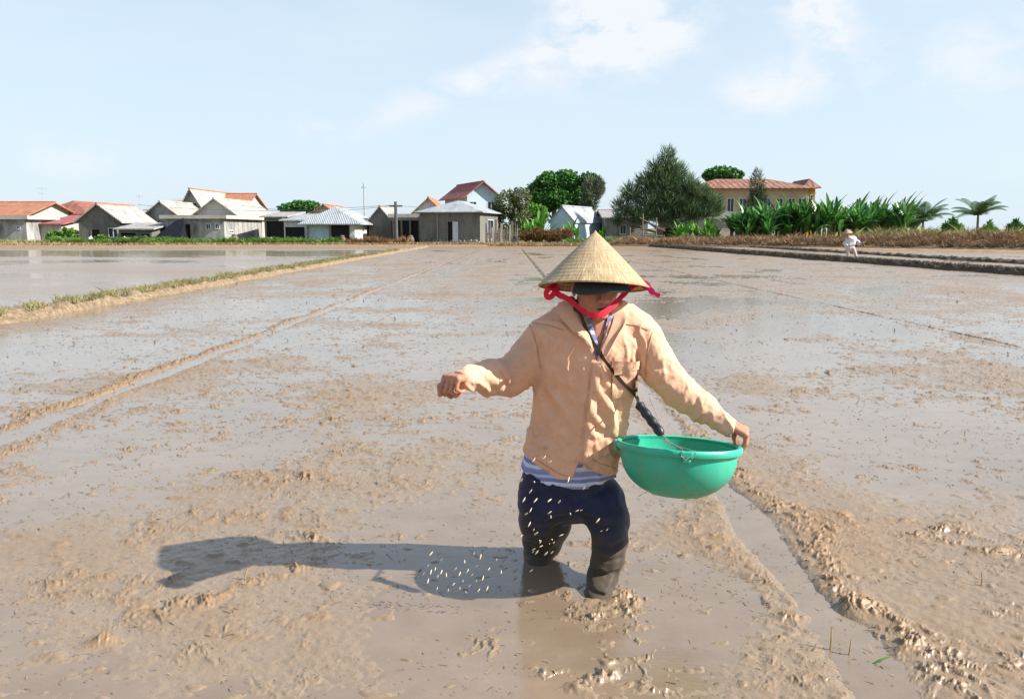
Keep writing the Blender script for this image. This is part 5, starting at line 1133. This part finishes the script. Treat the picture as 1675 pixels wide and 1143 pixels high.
# grains of rice falling from the sowing hand
gm_ = bpy.data.meshes.new('falling_grain'); mb = MB(); prof = [(.0003 if i in (0, 8) else .0031*math.sin(math.pi*i/8), -.0085+.017*i/8) for i in range(9)]; mb.lathe(prof, 8)
gm_.from_pydata(mb.v, [], mb.f); gm_.materials.append(simple('rice_husk', (.80, .68, .47), .7, .15, 90)); gm_.update()
gp = [(853, 785), (868, 803), (876, 818), (857, 817), (868, 834), (861, 840), (866, 857), (899, 838), (901, 845), (873, 866), (877, 872), (883, 884), (852, 877), (884, 886), (893, 905), (873, 898), (878, 903), (872, 902), (903, 882), (906, 887), (899, 889), (918, 875), (933, 840), (944, 835), (951, 834), (978, 851), (984, 868), (993, 866), (869, 933), (903, 903), (899, 818), (915, 820), (873, 752), (900, 755), (890, 748), (930, 784), (955, 798), (874, 788), (846, 800), (885, 893),
      (700, 925), (705, 935), (712, 930), (716, 942), (722, 935), (700, 950), (730, 940), (745, 930), (752, 938), (765, 933), (772, 940), (780, 925), (786, 910), (757, 950), (742, 955), (715, 962), (733, 965), (752, 962), (768, 958), (779, 950), (790, 945), (705, 905), (722, 915), (760, 918), (775, 905), (800, 930), (812, 915), (820, 935), (783, 965), (762, 968), (693, 938), (797, 962)]
for i, (px, py) in enumerate(gp):
    o = bpy.data.objects.new('falling_grain', gm_); col.objects.link(o); o.location = P(px, py, 2.62 if px > 830 else 2.70); o.rotation_euler = (rb_.uniform(.2, .9), rb_.uniform(-1.0, -.1) if px > 830 else rb_.uniform(-.3, .3), rb_.uniform(0, 3)); s_ = rb_.uniform(.7, 1.15); o.scale = (s_*.72, s_*.72, s_*1.15)
    tag(o, 'pale grain of rice falling through the air beside the legs' if px > 830 else 'pale grain of rice in mid air in front of the shadow', 'grain', 'grains of rice falling in front of the trousers' if px > 830 else 'grains of rice falling over the shadow')

# second field worker, far off on the right: white clothes, bent over a long handle
Yw = 37.3; s_ = Yw/1314
def Wp(x, y, d=0): return P(x, y, Yw+d)
wr = thing('person', 'distant field worker in white clothes and straw hat bending over a pole', 'person', tuple(Wp(1391, 423)))
wb = Field(Wp(1370, 432)-Vector((0, .7, 0)), Wp(1412, 370)+Vector((0, .7, 0)), .014)
wb.ell(Wp(1386, 384, -.12), (.085, .10, .12), None, 0); wb.cone(Wp(1386, 387, -.1), Wp(1388, 391, -.02), .05, .06, .04)
wb.chain([Wp(1389, 392), Wp(1391, 405, .05)], [.12, .11], .05)
wb.chain([Wp(1387, 407), Wp(1388, 416), Wp(1387, 426)], [.07, .045, .03], .02); wb.chain([Wp(1395, 407), Wp(1399, 416), Wp(1402, 426)], [.07, .045, .03], .02)
wb.chain([Wp(1396, 391), Wp(1402, 396), Wp(1403, 401)], [.06, .045, .04], .03); wb.chain([Wp(1382, 392), Wp(1381, 399), Wp(1390, 402, -.2)], [.06, .045, .035], .03)
wb.build('body', M_SKIN, wr)
wsf = Field(Wp(1370, 412)-Vector((0, .7, 0)), Wp(1412, 384)+Vector((0, .7, 0)), .014)
wsf.chain([Wp(1390, 391), Wp(1388, 404)], [.15, .16], .05); wsf.cone(Wp(1395, 391), Wp(1392, 403), .15, .15, .05); wsf.chain([Wp(1397, 390), Wp(1404, 396), Wp(1405, 400)], [.08, .07, .055], .04); wsf.chain([Wp(1384, 392), Wp(1381, 399), Wp(1386, 402, -.15)], [.08, .065, .05], .04)
wsf.push((-99, 30, 0), (99, 45, 3), lambda X, Y, Z: .02*pn(X*6+Y*2, Z*5+0*X, 4)); wsf.build('shirt', simple('white_cotton', (.55, .58, .63), .85, .08, 4, .3, .01), wr)
wt = Field(Wp(1372, 430)-Vector((0, .6, 0)), Wp(1412, 400)+Vector((0, .6, 0)), .014)
wt.cone(Wp(1388, 404), Wp(1393, 404), .13, .13, .05); wt.chain([Wp(1387, 406), Wp(1387, 415), Wp(1386, 422)], [.10, .07, .05], .02); wt.chain([Wp(1395, 406), Wp(1399, 415), Wp(1401, 422)], [.10, .07, .05], .02)
wt.build('trousers', simple('cream_cotton', (.50, .46, .42), .85, .1, 4), wr)
mk_hat('conical_hat', wr, Wp(1385.5, 374.5, -.12), Vector((-.18, -.1, 1)).normalized(), .18, .22, .01, 32)
tag(MB().tube([Wp(1386, 403, -.22), Wp(1404, 399, -.1), Wp(1415, 396, 0)], .016, 6).build('pole', D_WOOD, None, True), 'long pale pole held by the distant worker in white', 'pole')

# yard things along the village edge
def jar(px, Y, h, lab):
    c = P(px, 392, Y); t_ = thing('water_jar', lab, 'jar', (c.x, Y, .1)); r = h*.42
    MB().lathe([(.001, 0), (r*.6, 0), (r*.95, h*.3), (r, h*.5), (r*.85, h*.75), (r*.55, h*.9), (r*.62, h), (r*.5, h), (r*.45, h*.9)], 16).build('vessel', simple('brown_earthenware', (.16, .10, .07), .6, .3, 5), t_, True)
    MB().lathe([(.001, h+.06), (r*.64, h+.02), (r*.64, h-.01), (.001, h-.01)], 16).build('lid', D_WOOD, t_, True)
jar(384, 66.2, .8, 'brown water jar at the bright side wall of the long cement house'); jar(560, 66.2, .7, 'brown water jar in front of the white walled house'); jar(672, 67.5, .7, 'brown water jar beside the carport')
def brick_pile(px, Y, lab, n, m):
    c = P(px, 392, Y); t_ = MB(); rr = random.Random(px)
    for k in range(3):
        for i in range(n-k):
            a = (i+k*.5-n/2)*.34+rr.uniform(-.03, .03); t_.box((c.x+a, Y-.12+rr.uniform(-.04, .04), .1+k*.2), (c.x+a+.31, Y+.2+rr.uniform(-.04, .04), .1+k*.2+.19))
    tag(t_.build('block_pile', m), lab, 'blocks')
brick_pile(438, 66.0, 'pile of pale cement blocks before the open shed', 4, W_PALE); brick_pile(212, 66.0, 'low heap of cement blocks in front of the lean to', 5, W_GREY); brick_pile(655, 66.0, 'heap of reddish bricks at the power pole', 3, simple('brick', (.30, .12, .07), .9, .3, 9))
